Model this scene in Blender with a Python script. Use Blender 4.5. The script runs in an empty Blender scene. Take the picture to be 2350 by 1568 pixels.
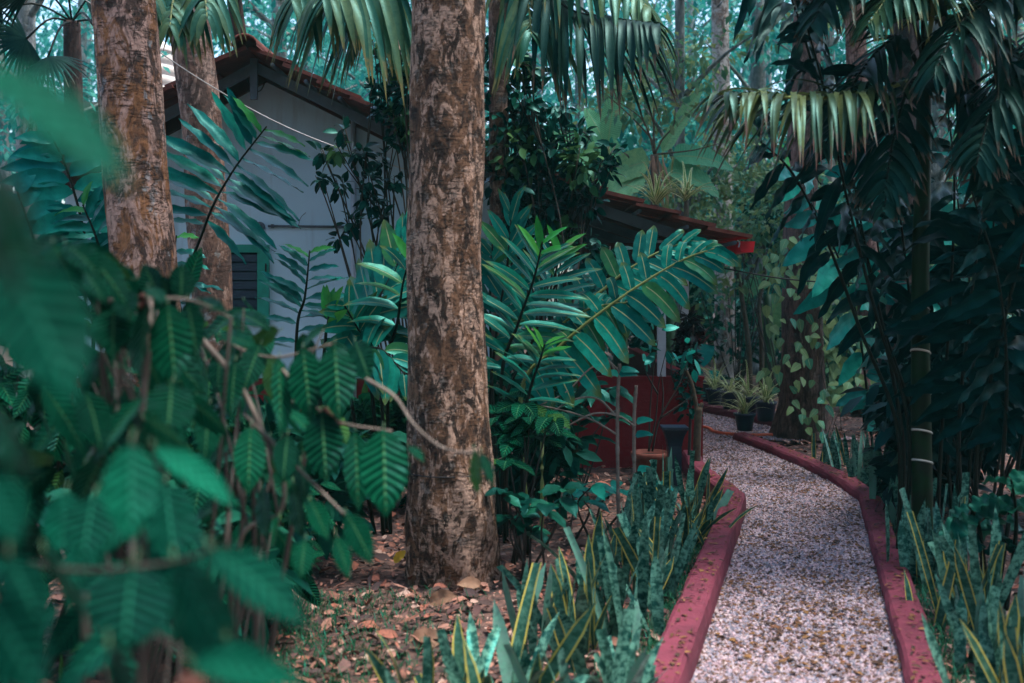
import bpy, math, random
import numpy as np
rng = np.random.default_rng(11)
random.seed(5)
scene = bpy.context.scene
col = scene.collection
rad = math.radians

# ------------------------------------------------------------------ camera, sky, sun, exposure
F, HZ, EYE = 2611.0, 660.0, 1.6          # focal length in photo pixels (2350 wide), horizon row, eye height
cam_d = bpy.data.cameras.new('camera')
cam = bpy.data.objects.new('camera', cam_d); col.objects.link(cam)
cam.location = (0, 0, EYE); cam.rotation_euler = (rad(90), 0, 0)
cam_d.lens = 40.0; cam_d.sensor_width = 36.0
cam_d.shift_y = -(784 - HZ) / 2350.0
cam_d.clip_end = 500; cam_d.clip_start = 0.05
cam_d.dof.use_dof = True; cam_d.dof.focus_distance = 8.6; cam_d.dof.aperture_fstop = 2.1
scene.camera = cam

SUN_EL, SUN_AZ = 74.0, 100.0             # azimuth clockwise from +Y (the way the camera looks)
world = bpy.data.worlds.new('World'); scene.world = world; world.use_nodes = True
wn = world.node_tree
sky = wn.nodes.new('ShaderNodeTexSky'); sky.sky_type = 'NISHITA'; sky.sun_disc = False
sky.sun_elevation = rad(SUN_EL); sky.sun_rotation = rad(SUN_AZ)
sky.air_density = 1.0; sky.dust_density = 2.5; sky.ozone_density = 1.5
wn.links.new(sky.outputs[0], wn.nodes['Background'].inputs[0])
wn.nodes['Background'].inputs[1].default_value = 0.10
sd = bpy.data.lights.new('sun', 'SUN'); sd.energy = 1.5; sd.angle = rad(16); sd.color = (1.0, 0.93, 0.86)
sun = bpy.data.objects.new('sun', sd); col.objects.link(sun)
sun.rotation_euler = (rad(90 - SUN_EL), 0, rad(180 - SUN_AZ))
sun.location = (0, 0, 20)
scene.view_settings.view_transform = 'Standard'; scene.view_settings.look = 'None'
scene.view_settings.exposure = 2.25; scene.view_settings.gamma = 1.0
scene.cycles.max_bounces = 6; scene.cycles.diffuse_bounces = 3; scene.cycles.glossy_bounces = 2
scene.cycles.transmission_bounces = 3; scene.cycles.volume_bounces = 1
scene.cycles.use_denoising = True

# ------------------------------------------------------------------ coordinates
def P(x, y, d):                           # photo pixel at depth d -> world point
    return np.array([(x - 1175) / F * d, d, EYE - (y - HZ) / F * d])
def GD(y, z=0.0): return (EYE - z) * F / (y - HZ)
def G(x, y, z=0.0):                       # photo pixel on the ground (or at height z)
    d = GD(y, z); return np.array([(x - 1175) / F * d, d, z])
def GX(x, d): return np.array([(x - 1175) / F * d, d, 0.0])
def nrm(v):
    v = np.asarray(v, float); return v / np.maximum(np.linalg.norm(v, axis=-1, keepdims=True), 1e-9)
def spline(pts, n):
    p = np.asarray(pts, float)
    if len(p) == 2: return p[0] + (p[1] - p[0]) * np.linspace(0, 1, n)[:, None]
    q = np.vstack([2 * p[0] - p[1], p, 2 * p[-1] - p[-2]])
    t = np.linspace(0, len(p) - 1 - 1e-6, n); i = t.astype(int); f = (t - i)[:, None]
    a, b, c, d = q[i], q[i + 1], q[i + 2], q[i + 3]
    return .5 * (2 * b + (c - a) * f + (2 * a - 5 * b + 4 * c - d) * f ** 2 + (3 * b - a - 3 * c + d) * f ** 3)

# ------------------------------------------------------------------ mesh builder
class MB:
    def __init__(s): s.v = []; s.f = []; s.t = []; s.a = []; s.mq = []; s.mt = []; s.n = 0; s.sq = []; s.st = []
    def add(s, V, Q=None, T=None, A=None, mat=0, smooth=True):
        V = np.asarray(V, float).reshape(-1, 3)
        s.v.append(V)
        s.a.append(np.tile([.5, .5, .5, 1.], (len(V), 1)) if A is None else np.asarray(A, float).reshape(-1, 4))
        if Q is not None and len(Q):
            Q = np.asarray(Q, int).reshape(-1, 4); s.f.append(Q + s.n); s.mq.append(np.full(len(Q), mat)); s.sq.append(np.full(len(Q), smooth))
        if T is not None and len(T):
            T = np.asarray(T, int).reshape(-1, 3); s.t.append(T + s.n); s.mt.append(np.full(len(T), mat)); s.st.append(np.full(len(T), smooth))
        s.n += len(V)
    def build(s, name, mats, parent=None, loc=None):
        if not isinstance(mats, (list, tuple)): mats = [mats]
        V = np.vstack(s.v); A = np.vstack(s.a)
        base = np.array(parent['_base']) if parent is not None else np.array(loc if loc is not None else (0, 0, 0), float)
        V = V - base
        Q = np.vstack(s.f) if s.f else np.zeros((0, 4), int); T = np.vstack(s.t) if s.t else np.zeros((0, 3), int)
        me = bpy.data.meshes.new(name)
        me.vertices.add(len(V)); me.vertices.foreach_set('co', V.astype(np.float32).ravel())
        nl = Q.size + T.size; me.loops.add(nl)
        me.loops.foreach_set('vertex_index', np.concatenate([Q.ravel(), T.ravel()]).astype(np.int32))
        me.polygons.add(len(Q) + len(T))
        tot = np.concatenate([np.full(len(Q), 4), np.full(len(T), 3)]).astype(np.int32)
        me.polygons.foreach_set('loop_start', (np.cumsum(tot) - tot).astype(np.int32))
        me.polygons.foreach_set('material_index', np.concatenate(s.mq + s.mt).astype(np.int32))
        me.polygons.foreach_set('use_smooth', np.concatenate(s.sq + s.st).astype(bool))
        at = me.attributes.new('lf', 'FLOAT_COLOR', 'POINT'); at.data.foreach_set('color', A.astype(np.float32).ravel())
        for m in mats: me.materials.append(m)
        me.update(calc_edges=True); me.validate()
        o = bpy.data.objects.new(name, me); col.objects.link(o)
        if parent is not None:
            o.parent = parent; o['_base'] = parent['_base']
        else:
            o.location = base; o['_base'] = list(base)
        return o

def tag(o, label, cat, group=None, kind=None):
    if label: o['label'] = label
    if cat: o['category'] = cat
    if group: o['group'] = group
    if kind: o['kind'] = kind
    return o
def thing(name, loc, label, cat, group=None):
    o = bpy.data.objects.new(name, None); col.objects.link(o)
    o.empty_display_size = .1
    o.location = tuple(float(c) for c in loc); o['_base'] = [float(c) for c in loc]
    return tag(o, label, cat, group)

# ------------------------------------------------------------------ shapes
def box(mb, lo, hi, mat=0):
    x0, y0, z0 = lo; x1, y1, z1 = hi
    V = [(x0, y0, z0), (x1, y0, z0), (x1, y1, z0), (x0, y1, z0), (x0, y0, z1), (x1, y0, z1), (x1, y1, z1), (x0, y1, z1)]
    mb.add(V, [(0, 3, 2, 1), (4, 5, 6, 7), (0, 1, 5, 4), (1, 2, 6, 5), (2, 3, 7, 6), (3, 0, 4, 7)], mat=mat, smooth=False)
def hexa(mb, V, mat=0):                   # eight corners, bottom ring then top ring
    mb.add(V, [(0, 3, 2, 1), (4, 5, 6, 7), (0, 1, 5, 4), (1, 2, 6, 5), (2, 3, 7, 6), (3, 0, 4, 7)], mat=mat, smooth=False)
def tube(mb, pts, r, seg=8, mat=0, jit=None, cap=True, rnd=.5):
    p = np.asarray(pts, float); k = len(p)
    r = np.broadcast_to(np.asarray(r, float), (k,))
    T = nrm(np.gradient(p, axis=0))
    ref = np.array([1., 0, 0]) if abs(T[:, 2]).mean() > .7 else np.array([0, 0, 1.])
    U = nrm(np.cross(T, ref)); W = np.cross(T, U)
    a = np.linspace(0, 2 * np.pi, seg, endpoint=False)
    rr = r[:, None] * np.ones((1, seg))
    if jit is not None: rr = rr * (1 + jit)
    V = p[:, None] + (U[:, None] * np.cos(a)[None, :, None] + W[:, None] * np.sin(a)[None, :, None]) * rr[..., None]
    i = np.arange(k - 1)[:, None] * seg; j = np.arange(seg)[None]; jn = (j + 1) % seg
    Q = np.stack([i + j, i + jn, i + seg + jn, i + seg + j], -1).reshape(-1, 4)
    A = np.zeros((k, seg, 4)); A[..., 0] = rnd; A[..., 1] = (a / (2 * np.pi))[None]; A[..., 2] = np.linspace(0, 1, k)[:, None]; A[..., 3] = 1
    Vf = V.reshape(-1, 3); Tn = None; Af = A.reshape(-1, 4)
    if cap:
        Vf = np.vstack([Vf, p[0], p[-1]]); Af = np.vstack([Af, A[0, 0], A[-1, 0]])
        c0, c1 = k * seg, k * seg + 1; jj = np.arange(seg); jm = (jj + 1) % seg
        Tn = np.vstack([np.stack([np.full(seg, c0), jm, jj], -1), np.stack([np.full(seg, c1), (k - 1) * seg + jj, (k - 1) * seg + jm], -1)])
    mb.add(Vf, Q, Tn, Af, mat)
def lathe(mb, c, prof, seg=24, mat=0):    # prof: (radius, z) rows about a vertical axis at c
    pr = np.asarray(prof, float); k = len(pr); a = np.linspace(0, 2 * np.pi, seg, endpoint=False)
    V = np.stack([c[0] + pr[:, :1] * np.cos(a), c[1] + pr[:, :1] * np.sin(a), c[2] + pr[:, 1:] + 0 * a], -1)
    i = np.arange(k - 1)[:, None] * seg; j = np.arange(seg)[None]; jn = (j + 1) % seg
    mb.add(V, np.stack([i + j, i + jn, i + seg + jn, i + seg + j], -1).reshape(-1, 4), mat=mat)
def prism(mb, poly, y0, y1, mat=0):       # convex XZ polygon pushed along Y
    n = len(poly); V = [(x, y0, z) for x, z in poly] + [(x, y1, z) for x, z in poly]
    Q = [(i, (i + 1) % n, n + (i + 1) % n, n + i) for i in range(n)]
    T = [(0, i + 1, i) for i in range(1, n - 1)] + [(n, n + i, n + i + 1) for i in range(1, n - 1)]
    mb.add(V, Q, T, mat=mat, smooth=False)

# leaf outlines: half width against s = 0..1
def lance(s): return np.maximum(np.sin(np.pi * np.clip(s, 0, 1) ** .8) ** .75, .02)
def ovate(s): return np.maximum(np.sin(np.pi * s ** .85) ** .8 * (1 - .35 * np.maximum(s - .75, 0) / .25), .02)
def strap(s): return np.maximum(np.minimum(.62 + .38 * np.sin(np.pi * s), 1) * np.minimum(1, (1 - s) / .22) ** .7, .02)
def cut(s): return np.where(s > .93, .9, .65 + .35 * np.sin(np.pi * s * .9))
def ribbon(s): return np.maximum(np.minimum(1, s / .08 + .4) * np.minimum(1, (1 - s) / .75) ** .8, .02)
def comb(s): return np.maximum(np.minimum(1, s / .1 + .35) * np.minimum(1, (1 - s) / .5) ** .8, .02)
def oblong(s): return np.maximum(np.minimum(1, (s / .16) ** .7) * np.minimum(1, (1 - s) / .3) ** .55, .02)
def heart(s): return np.maximum(np.minimum(1, (s / .1) ** .5) * np.cos(np.pi / 2 * s ** 1.4) ** .8, .02)
def broad(s): return np.maximum(np.minimum(1, (s / .12) ** .6) * np.minimum(1, (1 - s) / .35) ** .6, .02)

def leaves(mb, B, D, N, L, W, prof=lance, droop=.5, fold=.15, wave=0., nv=6, nu=2, mat=0, freq=2.5, rnd=None, twist=0.):
    B = np.atleast_2d(np.asarray(B, float)); n = len(B)
    D = nrm(np.broadcast_to(np.asarray(D, float), (n, 3))); N = np.broadcast_to(np.asarray(N, float), (n, 3))
    L = np.broadcast_to(np.asarray(L, float), (n,)); W = np.broadcast_to(np.asarray(W, float), (n,))
    droop = np.broadcast_to(np.asarray(droop, float), (n,))
    s = np.linspace(0, 1, nv + 1); u = np.linspace(-1, 1, nu + 1)
    sm = (s[:-1] + s[1:]) / 2
    dv = D[:, None] + droop[:, None, None] * sm[None, :, None] * np.array([0, 0, -1.])
    dv = nrm(dv)
    C = np.zeros((n, nv + 1, 3)); C[:, 1:] = np.cumsum(dv, 1) * (L / nv)[:, None, None]; C += B[:, None]
    Tg = np.zeros_like(C); Tg[:, :-1] += dv; Tg[:, 1:] += dv; Tg = nrm(Tg)
    S = nrm(np.cross(D, N)); S = np.broadcast_to(S[:, None], C.shape)
    Nn = np.cross(S, Tg)
    if np.any(twist):
        an = np.broadcast_to(np.asarray(twist, float), (n,))[:, None] * s[None]
        S, Nn = S * np.cos(an)[..., None] + Nn * np.sin(an)[..., None], Nn * np.cos(an)[..., None] - S * np.sin(an)[..., None]
    hw = (W[:, None] * prof(s)[None]) * .5
    ph = rng.uniform(0, 6.28, (n, 1, 1))
    au = np.abs(u)
    off = fold * au[None, None] * hw[..., None] + wave * W[:, None, None] * au[None, None] * np.sin(6.283 * freq * s[None, :, None] + ph + (u > 0)[None, None] * 1.7)
    V = C[:, :, None] + S[:, :, None] * (u[None, None] * hw[..., None])[..., None] + Nn[:, :, None] * off[..., None]
    r = rng.uniform(0, 1, n) if rnd is None else np.broadcast_to(np.asarray(rnd, float), (n,))
    A = np.ones((n, nv + 1, nu + 1, 4)); A[..., 0] = r[:, None, None]; A[..., 1] = ((u + 1) / 2)[None, None]; A[..., 2] = s[None, :, None]
    m = (nv + 1) * (nu + 1)
    k = np.arange(n)[:, None, None] * m; i = np.arange(nv)[None, :, None] * (nu + 1); j = np.arange(nu)[None, None]
    q = k + i + j
    Q = np.stack([q, q + 1, q + nu + 2, q + nu + 1], -1).reshape(-1, 4)
    mb.add(V, Q, None, A, mat)

def rvec(n): return nrm(rng.normal(size=(n, 3)))
def cloud(mb, centres, radii, per, L, W, prof=ovate, nv=2, nu=2, mat=0, droop=.5, up=.8, fold=.1, shell=.45):
    """leaf-sized faces spread through soft clumps; leaves hang outward and down"""
    c = np.asarray(centres, float); k = len(c); rr = np.asarray(radii, float)
    if rr.ndim == 1: rr = np.repeat(rr[:, None], 3, 1)
    c = np.repeat(c, per, 0); rr = np.repeat(rr, per, 0); n = len(c)
    d = rvec(n); q = rng.uniform(shell, 1, n)[:, None] ** .8
    B = c + d * rr * q
    D = nrm(d * .8 + rvec(n) * .7 + [0, 0, -.15]); N = nrm(np.array([0, 0, up]) + rvec(n) * .55 + d * .3)
    s = rng.uniform(.65, 1.25, n)
    leaves(mb, B, D, N, L * s, W * s, prof, droop, fold, 0, nv, nu, mat)

# ------------------------------------------------------------------ materials
def mat_new(name):
    m = bpy.data.materials.new(name); m.use_nodes = True; nt = m.node_tree
    return m, nt, nt.nodes['Principled BSDF'], nt.nodes['Material Output']
class NT:
    def __init__(s, nt): s.nt = nt
    def n(s, t, **k):
        o = s.nt.nodes.new('ShaderNode' + t)
        for a, b in k.items(): setattr(o, a, b)
        return o
    def l(s, a, b): s.nt.links.new(a, b)
    def m(s, op, a, b=None, c=None, clamp=False):
        o = s.n('Math', operation=op, use_clamp=clamp)
        for i, v in enumerate((a, b, c)):
            if v is None: continue
            if isinstance(v, (int, float)): o.inputs[i].default_value = v
            else: s.l(v, o.inputs[i])
        return o.outputs[0]
    def mix(s, f, a, b):
        o = s.n('Mix', data_type='RGBA')
        for k, v in ((0, f), (6, a), (7, b)):
            if isinstance(v, (int, float)): o.inputs[k].default_value = v
            elif isinstance(v, tuple): o.inputs[k].default_value = (*v, 1)
            else: s.l(v, o.inputs[k])
        return o.outputs[2]
    def step(s, v, a, b):
        o = s.n('MapRange', interpolation_type='SMOOTHSTEP'); o.inputs[1].default_value = a; o.inputs[2].default_value = b
        s.l(v, o.inputs[0]); return o.outputs[0]
    def noise(s, vec, scale, detail=4, rough=.55, dist=0.):
        o = s.n('TexNoise'); o.inputs['Scale'].default_value = scale; o.inputs['Detail'].default_value = detail
        o.inputs['Roughness'].default_value = rough; o.inputs['Distortion'].default_value = dist
        if vec is not None: s.l(vec, o.inputs['Vector'])
        return o.outputs[0]
    def map(s, vec, scale, loc=(0, 0, 0)):
        o = s.n('Mapping'); o.inputs['Scale'].default_value = scale; o.inputs['Location'].default_value = loc
        s.l(vec, o.inputs[0]); return o.outputs[0]
    def bump(s, h, strength, dist, bsdf):
        o = s.n('Bump'); o.inputs['Strength'].default_value = strength; o.inputs['Distance'].default_value = dist
        s.l(h, o.inputs['Height']); s.l(o.outputs[0], bsdf.inputs['Normal']); return o

def leaf_mat(name, a, b, rib=None, ribw=.07, veins=0, vk=.35, vs=.3, margin=None, mw=.75, tip=None, rough=.38, trans=.22, mottled=None, bump=.5, spec=.45, c3=None, c3at=.88):
    m, nt, bs, out = mat_new(name); t = NT(nt)
    at = t.n('Attribute', attribute_name='lf'); sp = t.n('SeparateColor'); t.l(at.outputs['Color'], sp.inputs[0])
    r, g, v = sp.outputs
    u = t.m('ABSOLUTE', t.m('MULTIPLY_ADD', g, 2., -1.))
    tc = t.n('TexCoord').outputs['Object']
    nz = t.noise(tc, 22, 3)
    c = t.mix(t.m('POWER', r, 1.6), a, b)
    if c3: c = t.mix(t.step(r, c3at - .01, c3at + .01), c, c3)
    c = t.mix(t.m('MULTIPLY', t.step(nz, .35, .75), .45), c, tuple(x * .5 for x in a))
    sv = None
    if mottled:
        bands = t.noise(t.map(tc, (30, 30, 42)), 1., 5, .7)
        c = t.mix(t.step(bands, .42, .6), c, mottled)
    if veins:
        sv = t.m('SINE', t.m('MULTIPLY', t.m('SUBTRACT', v, t.m('MULTIPLY', u, vk)), veins * 6.283))
        c = t.mix(t.m('MULTIPLY', t.step(sv, .2, 1.), vs), c, tuple(min(1, x * 2.2 + .01) for x in b))
        c = t.mix(t.m('MULTIPLY', t.step(sv, -.3, -1.), vs), c, tuple(x * .35 for x in a))
    if margin: c = t.mix(t.step(u, mw - .05, mw + .05), c, margin)
    if rib: c = t.mix(t.step(u, ribw, ribw * .4), c, rib)
    if tip: c = t.mix(t.step(t.m('ADD', v, t.m('MULTIPLY', nz, .4)), .95, 1.15), c, tip)
    t.l(c, bs.inputs['Base Color'])
    bs.inputs['Roughness'].default_value = rough; bs.inputs['Specular IOR Level'].default_value = spec; bs.inputs['Specular Tint'].default_value = (.02, .60, .58, 1)
    if sv is not None: t.bump(sv, bump, .004, bs)
    else: t.bump(t.noise(tc, 60, 2), .25, .004, bs)
    tr = t.n('BsdfTranslucent'); t.l(c, tr.inputs[0]); mx = t.n('MixShader'); mx.inputs[0].default_value = trans
    t.l(bs.outputs[0], mx.inputs[1]); t.l(tr.outputs[0], mx.inputs[2]); t.l(mx.outputs[0], out.inputs[0])
    return m

def bark_mat(name, dark, tan, pale, lichen=None, pk=(.50, .60), stretch=.35, scale=7., bump=1., cr=.5, green=None):
    m, nt, bs, out = mat_new(name); t = NT(nt)
    tc = t.n('TexCoord').outputs['Object']
    st = t.map(tc, (1, 1, stretch))
    n1 = t.noise(st, scale, 7, .66, .6); n2 = t.noise(st, scale * 5, 5, .7); n3 = t.noise(t.map(tc, (1, 1, stretch * .8), (7, 3, 1)), scale * 1.3, 7, .7, .8)
    n4 = t.noise(t.map(tc, (1, 1, 6), (3, 1, 2)), scale * .8, 5, .65, .5); n5 = t.noise(t.map(tc, (1, 1, .8), (1, 9, 4)), scale * 1.1, 6, .65)
    big = t.noise(t.map(tc, (1, 1, .5)), 2.2, 3)
    c = t.mix(t.step(n1, .42, .58), dark, tan)
    c = t.mix(t.m('MULTIPLY', t.step(t.m('ADD', n3, t.m('MULTIPLY', big, .25)), pk[0] + .13, pk[1] + .13), .95), c, pale)
    if lichen: c = t.mix(t.m('MULTIPLY', t.step(n5, .58, .66), .75), c, lichen)
    if green: c = t.mix(t.m('MULTIPLY', t.step(big, .5, .7), .6), c, green)
    c = t.mix(t.m('MULTIPLY', t.step(n2, .55, .3), .75), c, tuple(x * .45 for x in dark))
    crack = t.m('SUBTRACT', 1., t.step(t.m('ABSOLUTE', t.m('SUBTRACT', n4, .5)), .0, .025))
    crack = t.m('MULTIPLY', crack, t.step(n5, .42, .56))
    c = t.mix(t.m('MULTIPLY', crack, cr), c, tuple(x * .3 for x in dark))
    t.l(c, bs.inputs['Base Color']); bs.inputs['Roughness'].default_value = .85; bs.inputs['Specular IOR Level'].default_value = .25
    h = t.m('ADD', t.m('MULTIPLY', n1, .6), t.m('MULTIPLY', n2, .5)); h = t.m('SUBTRACT', h, t.m('MULTIPLY', crack, .3))
    t.bump(h, bump, .03, bs)
    return m

def plain(name, c, rough=.6, var=.25, nscale=8., bumpd=.0, c2=None, metallic=0., spec=.4):
    m, nt, bs, out = mat_new(name); t = NT(nt)
    tc = t.n('TexCoord').outputs['Object']; n = t.noise(tc, nscale, 5, .6)
    k = c2 if c2 else tuple(x * (1 - var) for x in c)
    t.l(t.mix(t.step(n, .35, .7), c, k), bs.inputs['Base Color'])
    bs.inputs['Roughness'].default_value = rough; bs.inputs['Metallic'].default_value = metallic; bs.inputs['Specular IOR Level'].default_value = spec
    if bumpd: t.bump(t.noise(tc, nscale * 6, 4), .6, bumpd, bs)
    return m

def attr_mat(name, stops, rough=.8, spec=.3, tr=0.):   # colour by the per-piece random value
    m, nt, bs, out = mat_new(name); t = NT(nt)
    at = t.n('Attribute', attribute_name='lf'); sp = t.n('SeparateColor'); t.l(at.outputs['Color'], sp.inputs[0])
    cr = t.n('ValToRGB'); t.l(sp.outputs[0], cr.inputs[0]); cr.color_ramp.interpolation = 'CONSTANT'
    e = cr.color_ramp.elements
    e[0].position = 0; e[0].color = (*stops[0], 1); e[1].position = 1 / len(stops); e[1].color = (*stops[1], 1)
    for i, s in enumerate(stops[2:], 2):
        q = e.new(i / len(stops)); q.color = (*s, 1)
    tc = t.n('TexCoord').outputs['Object']; n = t.noise(tc, 60, 3)
    c = t.mix(t.m('MULTIPLY', t.step(n, .4, .7), .4), cr.outputs[0], (.03, .02, .02))
    t.l(c, bs.inputs['Base Color']); bs.inputs['Roughness'].default_value = rough; bs.inputs['Specular IOR Level'].default_value = spec
    return m

M = {}
M['coffee'] = leaf_mat('coffee leaf', (.0002, .014, .008), (.003, .11, .05), spec=.14, c3=(.05, .13, .02), c3at=.92, rib=(.07, .22, .09), ribw=.05, veins=11, vk=.16, vs=.3, rough=.33, bump=1.)
M['coffee_near'] = leaf_mat('near coffee leaf', (.0002, .012, .009), (.004, .125, .068), spec=.12, trans=.1, rib=(.02, .18, .11), ribw=.05, veins=9, vk=.18, vs=.25, rough=.42, bump=.6)
M['ginger'] = leaf_mat('ginger leaf', (.003, .085, .066), (.008, .23, .15), c3=(.03, .14, .04), rib=(.25, .28, .13), ribw=.085, rough=.33, tip=(.07, .11, .03))
M['ginger_plain'] = leaf_mat('ginger leaf side', (.003, .11, .10), (.012, .24, .17), rough=.3)
M['fresh'] = leaf_mat('fresh leaf', (.02, .20, .03), (.06, .26, .035), rough=.35, trans=.3)
M['dark_ginger'] = leaf_mat('ginger leaf with painted shade', (.001, .010, .010), (.002, .028, .028), rib=(.006, .035, .02), rough=.42, trans=.1, spec=.2)  # near-black copy of the ginger leaf, canopy shade put into the colour
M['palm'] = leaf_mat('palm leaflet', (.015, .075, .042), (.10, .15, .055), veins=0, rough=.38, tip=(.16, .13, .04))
M['palm_dark'] = leaf_mat('dark palm leaflet', (.002, .016, .012), (.012, .04, .025), spec=.25, rough=.42, tip=(.09, .05, .03), trans=.12)  # darker copy of the palm leaflet, its backlit shade is in the colour
M['palm_olive'] = leaf_mat('olive palm leaflet', (.012, .03, .012), (.10, .125, .04), rough=.4, tip=(.12, .05, .04))
M['shrub'] = leaf_mat('shrub leaf', (.001, .022, .019), (.006, .085, .055), rough=.35, spec=.3)
M['shrub_pale'] = leaf_mat('pale shrub leaf', (.07, .16, .05), (.03, .12, .05), rough=.4)  # paler yellow-green leaf for some of the shrub clumps
M['pepper'] = leaf_mat('vine leaf', (.20, .28, .10), (.012, .14, .09), rib=(.3, .36, .15), ribw=.06, rough=.38)
M['banana'] = leaf_mat('banana leaf', (.05, .28, .14), (.22, .36, .13), rib=(.2, .28, .12), ribw=.05, veins=40, vk=.05, vs=.2, rough=.4, trans=.3)
M['wood_leaf'] = leaf_mat('woodland leaf', (.006, .16, .15), (.06, .30, .22), rough=.5, trans=.42)  # brightness of the mist put into the leaf colour
M['wood_yellow'] = leaf_mat('yellowing woodland leaf', (.05, .17, .09), (.24, .28, .10), rough=.5, trans=.45)
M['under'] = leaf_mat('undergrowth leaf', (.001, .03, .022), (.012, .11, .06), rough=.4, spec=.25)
M['canopy'] = leaf_mat('canopy leaf', (.01, .06, .03), (.03, .09, .03), rough=.5)
M['snake'] = leaf_mat('snake plant blade', (.006, .042, .032), (.03, .09, .06), mottled=(.10, .25, .18), c3=(.12, .24, .19), rough=.36, trans=.05)
M['snake_edge'] = leaf_mat('yellow edged blade', (.012, .05, .035), (.03, .09, .05), mottled=(.05, .13, .09), margin=(.46, .39, .08), mw=.76, rough=.36, trans=.05)
M['spider'] = leaf_mat('spider plant blade', (.14, .26, .07), (.24, .34, .10), margin=(.7, .7, .36), mw=.55, rough=.4)
M['croton'] = leaf_mat('maroon leaf', (.02, .005, .008), (.05, .012, .016), rough=.35)
M['cordyline'] = leaf_mat('red leaf', (.12, .008, .02), (.2, .02, .03), rough=.4)
M['petal'] = leaf_mat('pale petal', (.7, .42, .32), (.75, .5, .4), rough=.6)
M['dry_leaf'] = leaf_mat('dry leaf', (.28, .15, .09), (.42, .24, .16), rough=.7)
M['yellow_leaf'] = leaf_mat('yellow leaf', (.7, .42, .03), (.75, .5, .06), rough=.5)

M['bark_main'] = bark_mat('flaking bark', (.05, .03, .022), (.24, .125, .07), (.58, .38, .28), lichen=(.27, .23, .20), pk=(.485, .54), stretch=.55, scale=13, bump=1.3)
M['bark_left'] = bark_mat('orange bark', (.075, .048, .04), (.32, .145, .065), (.55, .35, .28), lichen=(.32, .35, .36), pk=(.47, .56), stretch=.5, scale=7.5, bump=1.2, cr=.8)
M['bark_grey'] = bark_mat('grey brown bark', (.10, .065, .055), (.26, .15, .11), (.45, .31, .25), lichen=(.32, .36, .36), pk=(.5, .6), stretch=.5, scale=8)
M['bark_dark'] = bark_mat('dark bark', (.022, .015, .014), (.075, .045, .04), (.15, .095, .08), pk=(.55, .68), stretch=.3, scale=8)
M['bark_vine'] = bark_mat('vine covered bark', (.05, .034, .03), (.16, .10, .08), (.26, .18, .15), pk=(.53, .66), stretch=.3, scale=8)
M['bark_pink'] = bark_mat('pinkish bark', (.06, .035, .03), (.17, .085, .07), (.36, .21, .17), pk=(.46, .58), stretch=.35, scale=8)
M['bark_spot'] = bark_mat('spotted bark', (.12, .09, .08), (.34, .24, .19), (.46, .44, .42), lichen=(.34, .37, .36), pk=(.42, .52), stretch=.7, scale=6)
M['bark_far'] = bark_mat('far bark', (.10, .12, .12), (.2, .22, .21), (.34, .35, .34), pk=(.5, .6), scale=5)  # lighter and greyer, the misty look is in the bark colour
M['twig'] = plain('pale twig', (.19, .155, .13), .8, .5, 20)
M['twig_dark'] = plain('dark twig', (.035, .028, .022), .75, .4, 20)
M['stem_green'] = plain('green stem', (.03, .09, .03), .5, .4, 15)
M['stem_dark'] = plain('dark stem', (.008, .011, .007), .5, .5, 15, spec=.12)
M['stem_yellow'] = plain('yellow green stem', (.20, .25, .07), .5, .3, 15)
M['palm_stem'] = plain('ringed palm stem', (.006, .028, .007), .5, .5, 6, c2=(.012, .012, .008), spec=.1)
M['ring'] = plain('pale leaf scar', (.5, .48, .42), .7, .2)
M['sapling'] = plain('sapling bark', (.075, .055, .032), .8, .5, 25)
M['brown'] = plain('brown husk', (.10, .035, .025), .8, .4, 30)

def wall_mat():
    m, nt, bs, out = mat_new('painted plaster'); t = NT(nt)
    tc = t.n('TexCoord').outputs['Object']
    n = t.noise(tc, 1.3, 5, .6); n2 = t.noise(t.map(tc, (6, 6, .7)), 1.2, 4)
    c = t.mix(t.step(n, .35, .7), (.50, .72, .83), (.45, .65, .75)); c = t.mix(t.m('MULTIPLY', t.step(n2, .56, .75), .35), c, (.18, .21, .24))
    t.l(c, bs.inputs['Base Color']); bs.inputs['Roughness'].default_value = .75
    t.bump(t.noise(tc, 70, 4), .25, .004, bs); return m
M['wall'] = wall_mat()
def red_mat(name, c, c2, dirt=(.05, .02, .02)):
    m, nt, bs, out = mat_new(name); t = NT(nt)
    tc = t.n('TexCoord').outputs['Object']
    n = t.noise(tc, 5, 6, .65); n2 = t.noise(tc, 38, 5, .7); n3 = t.noise(tc, 1.7, 4)
    k = t.mix(t.step(n, .36, .68), c, c2); k = t.mix(t.m('MULTIPLY', t.step(n2, .57, .7), .55), k, dirt)
    k = t.mix(t.m('MULTIPLY', t.step(n3, .55, .75), .4), k, tuple(x * .55 for x in c))
    t.l(k, bs.inputs['Base Color']); bs.inputs['Roughness'].default_value = .75; bs.inputs['Specular IOR Level'].default_value = .25
    t.bump(t.m('ADD', t.m('MULTIPLY', n2, .5), n), .6, .015, bs); return m
M['red'] = red_mat('red painted plaster', (.19, .008, .014), (.15, .006, .012))
M['kerb'] = red_mat('worn red oxide paint', (.175, .033, .055), (.11, .022, .038), (.13, .03, .045))
M['gutter'] = plain('bright red gutter', (.8, .012, .03), .45, .2)
M['steel'] = plain('grey painted steel', (.10, .125, .15), .55, .3)
M['tile'] = red_mat('clay tile', (.17, .05, .036), (.09, .026, .022), (.03, .02, .02))
M['timber'] = plain('dark red timber', (.055, .014, .013), .7, .4, 10)
M['white'] = plain('off white paint', (.58, .62, .66), .6, .15)
M['pipe'] = plain('pale grey pipe', (.42, .5, .58), .5, .15)
M['frame'] = plain('green window paint', (.01, .30, .21), .5, .25)
M['glass'] = plain('dark glass', (.008, .014, .025), .12, .3)
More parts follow.
